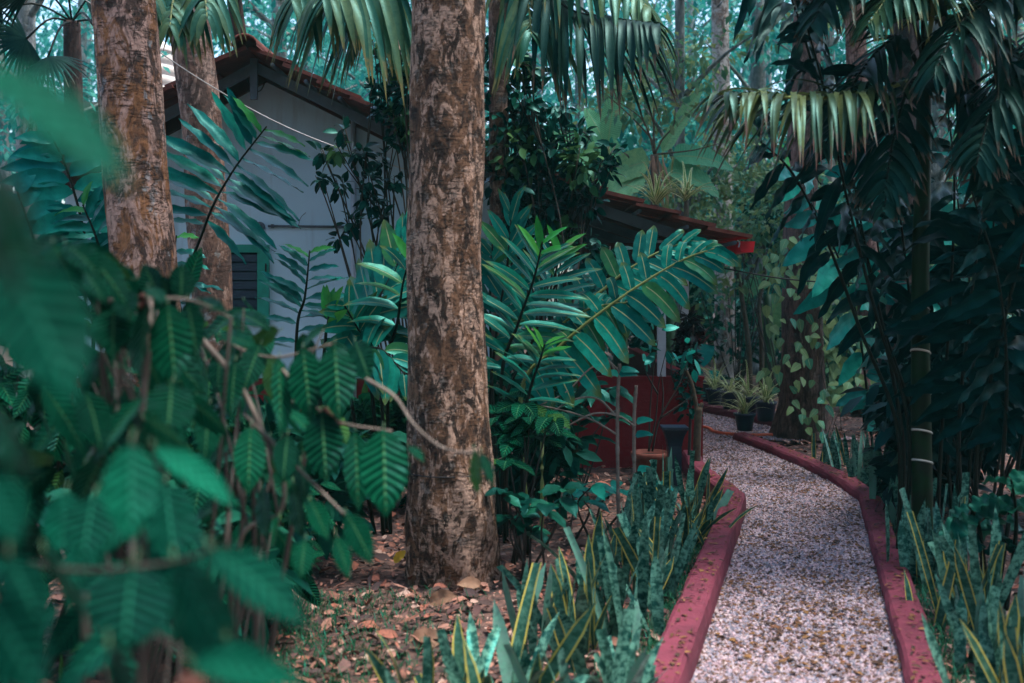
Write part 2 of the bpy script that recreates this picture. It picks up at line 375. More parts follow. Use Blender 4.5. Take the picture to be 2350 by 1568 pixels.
M['black'] = plain('black rubber', (.01, .01, .012), .5, .2)
M['cable'] = plain('white cable', (.62, .62, .6), .5, .15)
M['pot'] = plain('navy plastic pot', (.008, .016, .038), .38, .3)
M['navy'] = plain('navy painted steel', (.005, .016, .036), .35, .25)
M['terracotta'] = plain('terracotta', (.17, .045, .03), .8, .4, 14)
M['soil'] = plain('potting soil', (.035, .022, .016), .95, .5, 30, .01)
M['hose'] = plain('orange hose', (.75, .15, .07), .45, .2)
M['tank'] = plain('cream tank plastic', (.8, .72, .66), .5, .12)
M['concrete'] = plain('stained concrete', (.22, .2, .18), .85, .4, 5, .01)

def ground_mat():
    m, nt, bs, out = mat_new('forest soil'); t = NT(nt)
    tc = t.n('TexCoord').outputs['Object']
    n = t.noise(tc, .7, 5, .6); n2 = t.noise(tc, 14, 6, .7); vo = t.n('TexVoronoi'); vo.inputs['Scale'].default_value = 16; t.l(tc, vo.inputs['Vector'])
    sp = t.n('SeparateColor'); t.l(vo.outputs['Color'], sp.inputs[0])
    c = t.mix(sp.outputs[0], (.035, .02, .016), (.16, .08, .06)); c = t.mix(t.m('MULTIPLY', t.step(sp.outputs[1], .8, .95), .8), c, (.28, .15, .11))
    c = t.mix(t.m('MULTIPLY', t.step(n2, .4, .62), .8), c, (.022, .016, .015))
    c = t.mix(t.m('MULTIPLY', t.step(n, .5, .7), .5), c, (.10, .065, .055))
    t.l(c, bs.inputs['Base Color']); bs.inputs['Roughness'].default_value = .9
    t.bump(t.m('ADD', n2, vo.outputs['Distance']), .9, .03, bs); return m
M['ground'] = ground_mat()
def gravel_mat():
    m, nt, bs, out = mat_new('pink grey gravel'); t = NT(nt)
    tc = t.n('TexCoord').outputs['Object']
    vo = t.n('TexVoronoi'); vo.inputs['Scale'].default_value = 62; t.l(tc, vo.inputs['Vector'])
    sp = t.n('SeparateColor'); t.l(vo.outputs['Color'], sp.inputs[0])
    c = t.mix(sp.outputs[0], (.22, .15, .16), (.5, .36, .40)); c = t.mix(t.step(sp.outputs[1], .8, .9), c, (.10, .06, .05))
    n = t.noise(tc, 1.6, 5); c = t.mix(t.m('MULTIPLY', t.step(n, .5, .68), .5), c, (.16, .11, .085))
    t.l(c, bs.inputs['Base Color']); bs.inputs['Roughness'].default_value = .85
    h = t.m('SUBTRACT', 1., vo.outputs['Distance']); t.bump(h, 1., .012, bs); return m
M['gravel'] = gravel_mat()
M['pebble'] = attr_mat('pebble', [(.44, .31, .34), (.54, .40, .44), (.22, .22, .27), (.52, .41, .43), (.28, .19, .18), (.17, .17, .22), (.38, .33, .39), (.12, .065, .05), (.55, .45, .45), (.14, .08, .05), (.28, .27, .33)])
M['litter'] = attr_mat('leaf litter', [(.18, .075, .052), (.30, .14, .10), (.09, .045, .04), (.30, .15, .11), (.05, .03, .03), (.28, .10, .065), (.13, .07, .06), (.38, .25, .2), (.06, .035, .03)])
M['chips'] = attr_mat('fallen leaflets', [(.11, .05, .018), (.22, .11, .035), (.03, .017, .012), (.15, .06, .025), (.06, .03, .018)])
M['grass'] = leaf_mat('grass blade', (.01, .07, .03), (.03, .12, .05), rough=.5)

# ================================================================== SETTING
g = MB()
xs = np.concatenate([np.linspace(-60, -6, 12), np.linspace(-5, 5, 60), np.linspace(6, 60, 12)]); ys = np.concatenate([np.linspace(-20, 2, 8), np.linspace(2.5, 16, 80), np.linspace(18, 130, 20)])
X, Y = np.meshgrid(xs, ys); Z = -.012 + .012 * np.sin(X * 3.1 + Y * 1.7) * np.sin(Y * 2.3 - X) * (np.abs(X) < 6)
nx, ny = len(xs), len(ys); i = np.arange(ny - 1)[:, None] * nx; j = np.arange(nx - 1)[None]
g.add(np.stack([X, Y, Z], -1), np.stack([i + j, i + j + 1, i + nx + j + 1, i + nx + j], -1).reshape(-1, 4))
tag(g.build('ground', M['ground']), None, None, kind='structure')

# kerb lines on the ground (inner edge towards the gravel)
LK = np.array([[-.16, 1.4], [.61, 4.17], [1.16, 6.2], [1.655, 8.04], [1.62, 8.8], [1.60, 9.4], [1.66, 10.15]])
RK = np.array([[.80, 1.4], [1.53, 4.37], [2.10, 6.6], [2.57, 8.42], [2.60, 9.2], [2.55, 10.0], [2.44, 11.0], [2.30, 11.85]])
FK = np.array([[2.30, 14.9], [2.45, 14.4], [2.72, 13.6], [3.04, 12.75]])
def dens(p, step=.12):
    o = [p[0]]
    for a, b in zip(p[:-1], p[1:]):
        k = max(1, int(np.linalg.norm(b - a) / step))
        o += [a + (b - a) * t / k for t in range(1, k + 1)]
    return np.array(o)
gv = MB()
lk = dens(LK, .3); lk = np.vstack([lk, [[1.8, 10.4], [1.8, 16.5]]])
rk = np.vstack([dens(RK, .3), [[3.6, 11.9], [2.2, 16.5]]])
def strip(mb, a, b, z, mat=0, across=4):
    n = max(len(a), len(b)); t = np.linspace(0, 1, n)
    ia = np.stack([np.interp(t, np.linspace(0, 1, len(a)), a[:, k]) for k in (0, 1)], -1); ib = np.stack([np.interp(t, np.linspace(0, 1, len(b)), b[:, k]) for k in (0, 1)], -1)
    w = np.linspace(0, 1, across + 1); Vv = ia[:, None] * (1 - w)[None, :, None] + ib[:, None] * w[None, :, None]
    Vv = np.concatenate([Vv, np.full((*Vv.shape[:2], 1), z)], -1)
    i = np.arange(n - 1)[:, None] * (across + 1); j = np.arange(across)[None]
    mb.add(Vv, np.stack([i + j, i + j + 1, i + across + 2 + j, i + across + 1 + j], -1).reshape(-1, 4), mat=mat)
strip(gv, lk - [.05, 0], rk + [.05, 0], .012)
tag(gv.build('gravel_path', M['gravel']), None, None, kind='structure')

def kerb(pts, w, h, side, label, seed):
    r = np.random.default_rng(seed); p = dens(np.asarray(pts, float), .045); n = len(p)
    T = nrm(np.gradient(p, axis=0)); Nn = np.stack([T[:, 1], -T[:, 0]], -1) * side
    def wob(a): return np.convolve(r.normal(0, a, n + 8), np.ones(5) / 5, 'same')[4:n + 4]
    prof = [(0, -.05), (-.004, h * .55), (.004, h - .014), (.016, h), (w * .5, h + .003), (w - .018, h), (w - .003, h - .016), (w + .004, h * .5), (w, -.05)]
    V = []
    for u, z in prof:
        q = p + Nn * (u + wob(.0055))[:, None]; V.append(np.concatenate([q, (z + wob(.005) + (0 if z < 0 else 0))[:, None]], 1))
    V = np.stack(V, 1); m = len(prof)
    i = np.arange(n - 1)[:, None] * m; j = np.arange(m - 1)[None]
    Q = np.stack([i + j, i + j + 1, i + m + j + 1, i + m + j], -1).reshape(-1, 4)
    Tn = [(0, k, k + 1) for k in range(1, m - 1)] + [((n - 1) * m, (n - 1) * m + k + 1, (n - 1) * m + k) for k in range(1, m - 1)]
    mb = MB(); mb.add(V, Q, Tn, smooth=False)
    b = [p[0][0], p[0][1], 0]
    return tag(mb.build('kerb', M['kerb'], loc=b), label, 'kerb', 'red kerbs of the gravel path')
kerb(LK, .145, .15, -1, 'taller red painted kerb between snake plants and gravel, ending at the red wall', 1)
kerb(RK, .155, .085, 1, 'long red painted kerb curving past the snake plants to a potted spider plant', 2)
kerb(FK, .26, .10, -1, 'short distant red kerb carrying the row of navy pots', 3)

# ------------------------------------------------------------------ house
WY, VY = 10.3, 9.5                       # gable wall plane, verge plane
def xz(x, y, d=VY):
    p = P(x, y, d); return np.array([p[0], p[2]])
house = thing('house', (P(600, 600, WY)[0], WY, 0), 'blue grey plastered house with red tiled roof and open veranda behind the garden', 'house')
ridge = xz(566, 112); brk = xz(960, 308); eave = xz(1706, 556); lend = xz(60, 385)
def rz(x):                                # underside of the tiles at x
    xs_ = [lend[0], ridge[0], brk[0], eave[0]]; zs_ = [lend[1], ridge[1], brk[1], eave[1]]
    return np.interp(x, xs_, zs_)
w = MB(); xl, xr = P(150, 0, WY)[0], P(1165, 0, WY)[0]
top = [(xl, rz(xl) - .05), (ridge[0], ridge[1] - .05), (brk[0], brk[1] - .05), (xr, rz(xr) - .05)]
prism(w, [(xl, 0.0), (xr, 0.0)] + top[::-1], WY, WY + .2)
box(w, (xr - .2, WY + .2, 0), (xr, 17.0, 1.9)); box(w, (xl, WY + .2, 0), (xl + .2, 17.0, rz(xl) - .06))
box(w, (xl + .2, 16.8, 0), (xr - .2, 17.0, 1.9))
w.build('wall', M['wall'], house)
b = MB(); box(b, (xl - .02, WY - .03, -.05), (xr + .02, WY - .002, .78)); b.build('plinth', M['red'], house)
pv = MB(); pxr = P(1611, 0, 10.25)[0]
box(pv, (xr + .03, 10.2, -.05), (pxr, 10.32, .775)); box(pv, (xr + .03, 10.19, .775), (pxr + .012, 10.335, .80))
box(pv, (pxr - .12, 10.34, -.05), (pxr, 15.5, .775))
pv.build('parapet', M['red'], house)
st = MB(); a0 = P(1360, 822, 11.6); a1 = P(1490, 872, 11.6)
hexa(st, [(a0[0], 11.4, .3), (a1[0], 11.4, .3), (a1[0], 11.75, .3), (a0[0], 11.75, .3), (a0[0], 11.4, a0[2]), (a1[0], 11.4, a1[2]), (a1[0], 11.75, a1[2]), (a0[0], 11.75, a0[2])])
box(st, (a1[0], 11.4, .3), (a1[0] + .1, 11.75, a1[2] - .01))
st.build('stair_wall', M['red'], house)
vf = MB(); box(vf, (xr + .02, 10.33, -.05), (pxr - .13, 16.0, .28)); vf.build('veranda_floor', M['concrete'], house)
# roof courses
rf = MB()
def course(pa, pb, n, seed):
    r = np.random.default_rng(seed); v = (pb - pa); Ln = np.linalg.norm(v); v = v / Ln; nv_ = np.array([-v[1], v[0]])
    if nv_[1] < 0: nv_ = -nv_
    for k in range(n):
        a = pa + v * (Ln * k / n); c = pa + v * (Ln * (k + 1) / n + .06)
        l0, l1 = .002 + r.uniform(0, .008), .04 + r.uniform(0, .02)      # the low end rides up over the next course
        q0, q1 = a + nv_ * l0, c + nv_ * l1; th = nv_ * (.026 + r.uniform(0, .01))
        yf = VY + r.uniform(-.05, .05)
        ysplit = np.linspace(yf, 17.3, 27)
        for ya, yb in zip(ysplit[:-1], ysplit[1:]):
            jz = r.uniform(-.004, .006)
            hexa(rf, [(q0[0], ya, q0[1] + jz), (q1[0], ya, q1[1] + jz), (q1[0], yb - .006, q1[1] + jz), (q0[0], yb - .006, q0[1] + jz),
                      (q0[0] + th[0], ya, q0[1] + th[1] + jz), (q1[0] + th[0], ya, q1[1] + th[1] + jz), (q1[0] + th[0], yb - .006, q1[1] + th[1] + jz), (q0[0] + th[0], yb - .006, q0[1] + th[1] + jz)])
course(ridge, brk, 5, 1); course(brk, eave, 9, 2); course(ridge, lend, 6, 3)
roof = rf.build('roof', M['tile'], house)
rc = MB()
for k in range(16):
    y0 = VY - .1 + k * .46; a = np.linspace(-.1, np.pi + .1, 9); R1 = .105 + .012 * (k % 2)
    ring = np.stack([ridge[0] + R1 * np.cos(a), np.full(9, y0), ridge[1] + .03 + .75 * R1 * np.sin(a)], -1); ring2 = ring + [0, .5, .012]
    V = np.vstack([ring, ring2, ring * [1, 1, 1] - [0, 0, .02], ring2 - [0, 0, .02]])
    jj = np.arange(8); rc.add(V, np.vstack([np.stack([jj, jj + 1, jj + 10, jj + 9], -1), np.stack([jj + 18, jj + 27, jj + 28, jj + 19], -1), np.stack([jj, jj + 18, jj + 19, jj + 1], -1)]))
rc.build('ridge_cap', M['tile'], roof)
def rafter(y, off, h, th):
    rfm = MB()
    for a, c in ((lend, ridge), (ridge, brk), (brk, eave + np.array([-.10, .03]))):
        hexa(rfm, [(a[0], y, a[1] - off - h), (c[0], y, c[1] - off - h), (c[0], y + th, c[1] - off - h), (a[0], y + th, a[1] - off - h),
                   (a[0], y, a[1] - off), (c[0], y, c[1] - off), (c[0], y + th, c[1] - off), (a[0], y + th, a[1] - off)])
    rfm.build('rafter', M['steel'], house)
rafter(9.80, .045, .095, .05)
for y in (11.3, 12.7, 14.1, 15.5):
    rfm = MB(); a, c = np.array([xr + .02, rz(xr + .02)]), eave + np.array([-.1, .03])
    hexa(rfm, [(a[0], y, a[1] - .14), (c[0], y, c[1] - .14), (c[0], y + .05, c[1] - .14), (a[0], y + .05, a[1] - .14), (a[0], y, a[1] - .045), (c[0], y, c[1] - .045), (c[0], y + .05, c[1] - .045), (a[0], y + .05, a[1] - .045)])
    rfm.build('rafter', M['steel'], house)
for x in np.concatenate([np.linspace(ridge[0] + .2, brk[0] - .1, 5), np.linspace(brk[0] + .25, eave[0] - .06, 7)]):
    z = rz(x) - .022; pu = MB(); tube(pu, [(x, VY + .06, z), (x, 10.28, z)] if x < xr else [(x, VY + .06, z), (x, 17, z)], .019, 8); pu.build('purlin', M['steel'], house)
bb = MB()
for a, c in ((ridge, brk), (brk, eave), (lend, ridge)):
    hexa(bb, [(a[0], 10.24, a[1] - .14), (c[0], 10.24, c[1] - .14), (c[0], 10.29, c[1] - .14), (a[0], 10.29, a[1] - .14), (a[0], 10.24, a[1] - .01), (c[0], 10.24, c[1] - .01), (c[0], 10.29, c[1] - .01), (a[0], 10.29, a[1] - .01)])
bb.build('bargeboard', M['timber'], house)
kp = MB(); box(kp, (ridge[0] - .03, 9.75, ridge[1] - .38), (ridge[0] + .03, 9.79, ridge[1] - .03)); kp.build('king_post', M['steel'], house)
gt = MB(); gx, gz = xz(1713, 567, 9.66)
for yy in (9.86,):
    pr = [(-.052, -.046), (.050, -.046), (.066, .046), (-.066, .046)]
    prism(gt, [(gx + a, gz + c) for a, c in pr], 9.62, 9.66)
    prism(gt, [(gx + a * .96, gz + c * .96) for a, c in ((-.052, -.046), (.05, -.046), (.052, -.036), (-.052, -.036))], 9.66, 17.2)
    prism(gt, [(gx + a, gz + c) for a, c in ((-.055, -.036), (-.045, -.036), (-.058, .044), (-.066, .044))], 9.66, 17.2)
    prism(gt, [(gx + a, gz + c) for a, c in ((.045, -.036), (.052, -.036), (.066, .044), (.058, .044))], 9.66, 17.2)
gt.build('gutter', M['gutter'], house)
eb = MB(); box(eb, (xr + .05, 10.20, 1.84), (gx - .075, 10.32, 2.0)); eb.build('beam', M['timber'], house)
for x, y in ((1518, 10.262), (1572, 10.9)):
    px = P(x, 0, y)[0]
    if y > 10.5: px = pxr - .06
    c = MB(); box(c, (px - .036, y - .036, .80 if y < 10.5 else .775), (px + .036, y + .036, rz(px) - .15)); c.build('post', M['white'], house)
pp = MB(); px = P(811, 0, WY - .06)[0]; tube(pp, [(px, WY - .05, .2), (px, WY - .05, rz(px) - .1)], .026, 12); pp.build('downpipe', M['pipe'], house)
# window
wx0, wx1 = P(500, 0, WY)[0], P(619, 0, WY)[0]; wz1 = P(0, 562, WY)[2]; wz0 = P(0, 745, WY)[2]
wd = MB(); y0 = WY - .05
box(wd, (wx0, y0, wz1 - .07), (wx1, WY - .001, wz1)); box(wd, (wx0, y0, wz0), (wx1, WY - .001, wz0 + .07))
box(wd, (wx0, y0 + .004, wz0 + .07), (wx0 + .085, WY - .001, wz1 - .07)); box(wd, (wx1 - .085, y0 + .004, wz0 + .07), (wx1, WY - .001, wz1 - .07))
box(wd, (wx0 + .085, y0 + .015, wz0 + .07), (wx0 + .105, WY - .001, wz1 - .07)); box(wd, (wx1 - .105, y0 + .015, wz0 + .07), (wx1 - .085, WY - .001, wz1 - .07))
win = wd.build('window', M['frame'], house)
pn = MB(); nl = 7; zz = np.linspace(wz0 + .07, wz1 - .07, nl + 1)
for k in range(nl):
    hexa(pn, [(wx0 + .105, WY - .035, zz[k]), (wx1 - .105, WY - .035, zz[k]), (wx1 - .105, WY - .028, zz[k]), (wx0 + .105, WY - .028, zz[k]),
              (wx0 + .105, WY - .012, zz[k + 1] + .006), (wx1 - .105, WY - .012, zz[k + 1] + .006), (wx1 - .105, WY - .005, zz[k + 1] + .006), (wx0 + .105, WY - .005, zz[k + 1] + .006)])
pn.build('louvre_pane', M['glass'], win)
hg = MB(); box(hg, (wx1 - .03, y0 - .012, wz1 - .25), (wx1 - .018, y0, wz1 - .17)); hg.build('hinge', M['black'], win)
lp = MB(); lc = P(597, 521, WY - .001)
for k, (r0, r1, yb) in enumerate(((.046, .046, 0), (.046, .040, -.03), (.040, .020, -.035), (.02, .012, -.065), (.012, .0005, -.07))):
    pass
a = np.linspace(0, 2 * np.pi, 20, endpoint=False); rings = [(.046, 0), (.046, -.025), (.036, -.032), (.030, -.03), (.027, -.055), (.018, -.066), (.001, -.068)]
V = np.stack([np.stack([lc[0] + r * np.cos(a), np.full(20, lc[1] + y), lc[2] + r * np.sin(a)], -1) for r, y in rings]); k = len(rings)
i = np.arange(k - 1)[:, None] * 20; j = np.arange(20)[None]
lp.add(V, np.stack([i + j, i + 20 + j, i + 20 + (j + 1) % 20, i + (j + 1) % 20], -1).reshape(-1, 4))
lp.build('wall_lamp', M['steel'], house)
cd = MB(); c0, c1 = P(615, 519, WY - .018), P(822, 521, WY - .018); tube(cd, [c0, c1], .011, 8)
for t in (.05, .28, .8): q = c0 + (c1 - c0) * t; box(cd, (q[0] - .012, WY - .032, q[2] - .016), (q[0] + .012, WY - .001, q[2] + .016))
cd.build('conduit', M['steel'], house)
cw = MB(); tube(cw, spline([P(685, 518, 10.27), P(690, 500, 10.26), P(702, 488, 10.27)], 8), .003, 5); cw.build('loose_wire', M['black'], house); cw = MB()
tube(cw, spline([P(568, 150, 9.9), P(570, 190, 9.95), P(595, 210, 10.1), P(612, 180, 10.15)], 12), .006, 5); cw.build('loose_wire', M['black'], house)
hk = MB()
for px_, py_ in ((1704, 556),):
    q = P(1692, 560, 9.6); tube(hk, spline([q + [0, 0, .03], q + [.02, 0, .01], q + [.01, 0, -.03]], 6), .006, 6)
hk.build('gutter_hook', M['white'], house)

# ------------------------------------------------------------------ water tank
td = 16.0; tc_ = P(326, 0, td); tank = thing('water_tank', (tc_[0], td, 0), 'cream ribbed plastic water tank above the house roof between two trunks', 'water tank')
zt, zb = P(0, 96, td)[2], P(0, 250, td)[2]; Rr = .52
prf = [(0.02, zb), (Rr, zb)]
zc = zb
while zc < zt - .24: prf += [(Rr, zc + .02), (Rr, zc + .11), (Rr - .018, zc + .125), (Rr - .018, zc + .14)]; zc += .15
prf += [(Rr, zc), (Rr, zt - .16), (Rr - .03, zt - .10), (Rr - .14, zt - .09), (Rr - .20, zt - .08), (Rr - .2, zt - .01), (Rr - .22, zt), (.01, zt + .01)]
tk = MB(); lathe(tk, (tc_[0], td, 0), prf, 40); tk.build('tank_body', M['tank'], tank)
sl = MB(); box(sl, (tc_[0] - .65, td - .65, zb - .15), (tc_[0] + .65, td + .65, zb - .01)); sl.build('platform', M['concrete'], tank)
for sx in (-.55, .55):
    for sy in (-.55, .55):
        l_ = MB(); box(l_, (tc_[0] + sx - .08, td + sy - .08, -.05), (tc_[0] + sx + .08, td + sy + .08, zb - .15)); l_.build('leg', M['concrete'], tank)

# ================================================================== TREES
def trunk_mesh(pts, radii, rings=160, seg=48, rough=.03, flare=0., seed=0, fluted=0.):
    r = np.random.default_rng(seed); p = spline(pts, rings)
    rr = np.interp(np.linspace(0, 1, rings), np.linspace(0, 1, len(radii)), radii)
    z = np.linspace(0, 1, rings)[:, None] * 30; a = np.linspace(0, 2 * np.pi, seg, endpoint=False)[None]
    jit = np.zeros((rings, seg))
    for k in range(9):
        m = r.integers(1, 7); jit += r.normal() / (1 + k * .3) * np.sin(m * a + r.uniform(.1, 1.6) * z + r.uniform(0, 6.3)) * rough * .6
    jit += r.normal(0, rough * .18, (rings, seg))
    hgt = p[:, 2] - p[0, 2]
    fl = flare * np.exp(-hgt / .22)[:, None]
    jit += fl * (1 + .55 * np.sin(5 * a + seed) + .3 * np.sin(9 * a + 2))
    jit += fluted * np.sin(6 * a + z * .05 + seed) * np.exp(-hgt / 1.5)[:, None]
    mb = MB(); tube(mb, p, rr, seg, jit=jit, cap=True); return mb
def tree(name, pts, radii, mat, label, cat, crown=None, seed=0, group=None, rings=120, seg=36, rough=.03, flare=.25, fluted=0., leaf='canopy', limbs=True):
    base = np.array(pts[0], float); t = thing(name, (base[0], base[1], 0), label, cat, group)
    tm = trunk_mesh(pts, radii, rings, seg, rough, flare, seed, fluted)
    if crown:
        r = np.random.default_rng(seed + 50); top = np.array(pts[-1], float)
        n, rad_, h, per, L = crown; cs = []
        lm = tm
        for k in range(n):
            a = k * 2.4 + r.uniform(-.4, .4); q = rad_ * math.sqrt((k + .6) / n)
            c = top + [q * math.cos(a), q * math.sin(a), r.uniform(-.35, .75) * h]
            cs.append(c)
            if limbs and k % 2 == 0:
                s = top + [0, 0, -r.uniform(.1, .6) * h * .5]
                tube(lm, spline([s, (s + c) / 2 + [0, 0, .15 * h], c], 8), np.linspace(radii[-1] * .5, .02, 8), 6)
        mb = MB(); cloud(mb, cs, r.uniform(.55, 1.0, n) * rad_ * .5, per, L, L * .5, mat=0); mb.build('crown', M[leaf], t)
    tm.build('trunk', mat, t)
    return t

# middle trunk
bx = G(1037, 1322)
tree('tree', [bx + [0, 0, -.05], P(1035, 1180, 6.23), P(1032, 1000, 6.23), P(1020, 640, 6.23), P(1026, 300, 6.23), P(1028, 0, 6.23), P(1035, -500, 6.23), P(1030, -2700, 6.3)],
     [.245, .245, .228, .203, .203, .198, .17, .13], M['bark_main'], 'thick flaking pinkish brown trunk standing nearest in the middle', 'tree', (22, 2.6, 1.6, 75, .2), 3, rings=420, seg=96, rough=.016, flare=.10, fluted=.012)
wr = MB(); a = np.linspace(0, 2 * np.pi, 40); c = P(1034, 1076, 6.23)
tube(wr, np.stack([c[0] + .243 * np.cos(a), c[1] + .243 * np.sin(a), c[2] + .008 * np.sin(a + .5)], -1), .0035, 6, cap=False)
tag(wr.build('wire_loop', M['black'], loc=c), 'thin dark wire tied round the middle trunk near its foot', 'wire')
tree('tree', [GX(350, 7.0), P(345, 900, 7.), P(328, 590, 7.), P(305, 300, 7.), P(284, 0, 7.), P(262, -400, 7.), P(215, -2600, 7.)],
     [.22, .205, .198, .19, .19, .175, .12], M['bark_left'], 'stout orange brown leaning trunk with grey lichen, nearest at left', 'tree', (20, 2.6, 1.6, 75, .2), 5, rings=320, seg=80, rough=.02)
tree('tree', [GX(492, 9.0), P(488, 700, 9.), P(474, 480, 9.), P(460, 260, 9.), P(440, 90, 9.), P(425, -60, 9.), P(390, -400, 9.), P(320, -2000, 9.)],
     [.17, .155, .16, .158, .155, .158, .14, .1], M['bark_grey'], 'grey brown trunk leaning in front of the house gable beside the orange one', 'tree', (16, 2.2, 1.5, 75, .2), 8, rings=220, seg=64, rough=.02)
# right-hand trunks
vt = tree('tree', [G(1838, 1005), P(1842, 880, 12.), P(1840, 650, 12.), P(1838, 450, 12.), P(1850, 150, 12.), P(1860, -300, 12.), P(1850, -900, 12.)],
     [.27, .235, .20, .17, .15, .13, .1], M['bark_vine'], 'dark brown trunk draped with pepper vine beside the bend of the path', 'tree', (18, 2.8, 1.6, 80, .2), 9, rings=200, seg=56, rough=.03, flare=.2, fluted=.05)
tree('tree', [G(1667, 882), P(1663, 700, 18.8), P(1660, 500, 18.8), P(1656, 250, 18.8), P(1652, 0, 18.8), P(1650, -500, 18.8)],
     [.2, .165, .15, .15, .14, .1], M['bark_spot'], 'pale spotted trunk behind the potted plants at the path end', 'tree', (16, 3., 2., 90, .24), 10, leaf='wood_leaf')
tree('tree', [G(2003, 955), P(2000, 800, 14.8), P(1985, 500, 14.8), P(1972, 250, 14.8), P(1962, 0, 14.8), P(1960, -500, 14.8)],
     [.2, .17, .14, .135, .13, .1], M['bark_pink'], 'slim pinkish trunk seen between dark leaves right of the vine covered trunk', 'tree', (16, 3., 2., 190, .24), 12)
tree('tree', [G(2052, 992), P(2062, 800, 12.6), P(2068, 500, 12.6), P(2072, 250, 12.6), P(2078, 0, 12.6), P(2090, -500, 12.6)],
     [.23, .19, .165, .165, .155, .1], M['bark_dark'], 'dull brown trunk close behind the ringed palm stem', 'tree', (16, 3., 2., 190, .24), 13)
tree('tree', [G(2235, 985), P(2232, 800, 13.), P(2225, 500, 13.), P(2232, 0, 13.), P(2240, -500, 13.)],
     [.15, .12, .11, .1, .08], M['bark_dark'], 'thin dark trunk in the shade at far right', 'tree', (14, 3., 2., 190, .24), 14)
# two saplings and a leaning pale stalk
for pl, rr, lab, sd_ in (([(1722, 905), (1718, 800), (1705, 700), (1690, 620), (1660, 560)], .045, 'slim brown sapling curving left beside the potted spider plants', 1),
                         ([(1746, 915), (1748, 800), (1742, 700), (1755, 620), (1750, 480)], .04, 'slim upright sapling between the pots and the vine covered trunk', 2)):
    dd = 16.2; pts = [P(x, y, dd) for x, y in pl]; pts[0][2] = -.02
    t = thing('sapling', (pts[0][0], dd, 0), lab, 'sapling'); mb = MB(); sp_ = spline(pts, 30); tube(mb, sp_, np.linspace(rr, rr * .5, 30), 10)
    for k in (18, 22, 26): tube(mb, spline([sp_[k], sp_[k] + [.25 * (-1) ** k, .1, .35], sp_[k] + [.4 * (-1) ** k, .1, .8]], 6), np.linspace(.02, .008, 6), 6)
    mb.build('stem', M['sapling'], t)
    mb = MB(); cs = [sp_[-1] + rng.normal(0, .3, 3) for _ in range(6)]
    cloud(mb, cs, np.full(len(cs), .3), 40, .17, .075, up=.6); mb.build('foliage', M['wood_yellow'] if sd_ == 1 else M['under'], t)

# ------------------------------------------------------------------ woodland behind
def wood(px, d, r0, n, rad_, zc, h, per, L, leaf, label, seed, lean=0, bark='bark_far', group=None, hi=9.):
    b_ = GX(px, d); top = b_ + [lean, 0, hi]
    t = thing('tree', (b_[0], d, 0), label, 'tree', group); r = np.random.default_rng(seed)
    pts = [b_, b_ + [lean * .3, 0, hi * .33], b_ + [lean * .7, 0, hi * .66], top]
    lm = trunk_mesh(pts, [r0 * 1.25, r0, r0 * .9, r0 * .6], 50, 16, .03, .2, seed)
    cs = []; mb = MB()
    for k in range(n):
        a = k * 2.4 + r.uniform(-.5, .5); q = rad_ * math.sqrt((k + .5) / n); z = zc + r.uniform(-.5, .5) * h
        c = np.array([b_[0] + lean * z / hi + q * math.cos(a), d + q * math.sin(a) * .8, z]); cs.append(c)
        s = np.array([b_[0] + lean * (z - .8) / hi, d, max(z - .9, .5)])
        if k % 2 == 0: tube(lm, spline([s, (s + c) / 2 + [0, 0, .1], c], 6), np.linspace(.05, .012, 6), 5)
    lm.build('trunk', M[bark], t)
    rr_ = np.stack([r.uniform(.5, 1., n) * rad_ * .42] * 2 + [r.uniform(.35, .7, n) * rad_ * .36], -1)
    cloud(mb, cs, rr_, per, L, L * .45, nv=2, droop=.7, up=1.); mb.build('crown', M[leaf], t)
    return t
near_wood = [  # px, depth, r, clumps, crown radius, crown centre z, spread, leaves per clump, leaf size, material, label
    (60, 15, .13, 26, 2.2, 3.6, 5., 90, .16, 'wood_leaf', 'feathery dark teal tree behind the house at far left'),
    (640, 19, .14, 24, 2.4, 5.6, 3.6, 100, .17, 'wood_leaf', 'bushy green tree rising behind the house ridge'),
    (905, 21, .16, 24, 2.4, 5.4, 4., 95, .18, 'wood_leaf', 'grey stemmed tree behind the right slope of the house roof'),
    (1330, 22, .1, 18, 1.8, 5.4, 4., 70, .2, 'wood_leaf', 'loose leafed tree above the dark hibiscus shrub'),
    (1560, 17, .08, 20, 1.5, 4.2, 3., 60, .17, 'wood_yellow', 'airy yellow leafed tree above the veranda roof end'),
    (1480, 25, .12, 22, 2.4, 5.6, 5., 80, .22, 'wood_leaf', 'broad hazy tree above the banana plants'),
    (1740, 21, .15, 26, 2.4, 5., 5., 95, .19, 'wood_yellow', 'pale green tree right of the spotted trunk'),
    (1900, 20, .13, 24, 2.2, 4.4, 5., 90, .19, 'wood_leaf', 'teal tree showing between the vine trunk and the pinkish trunk'),
    (2150, 18, .14, 26, 2.4, 3.6, 5., 90, .18, 'wood_leaf', 'green tree showing behind the ringed palm'),
    (2330, 19, .14, 26, 2.4, 4., 5., 90, .18, 'wood_yellow', 'yellow green tree behind the dark leaves at far right'),
]
for k, (px, d, r0, n, R_, zc, h, per, L, lf, lab) in enumerate(near_wood): wood(px, d, r0, n, R_, zc, h, per, L, lf, lab, 100 + k)
r_ = np.random.default_rng(77)
for k in range(22):
    d = 29 + 16 * r_.random(); px = -80 + k * 118 + r_.uniform(-40, 40)
    if 1300 < px < 1500: continue
    wood(px, d, .10 + .08 * r_.random(), 26, 4.2, 6.8, 11, 52, .34, 'wood_leaf', 'tall hazy tree in the misty woodland far behind the house and path', 200 + k, r_.uniform(-.8, .8), group='far woodland trees', hi=14)
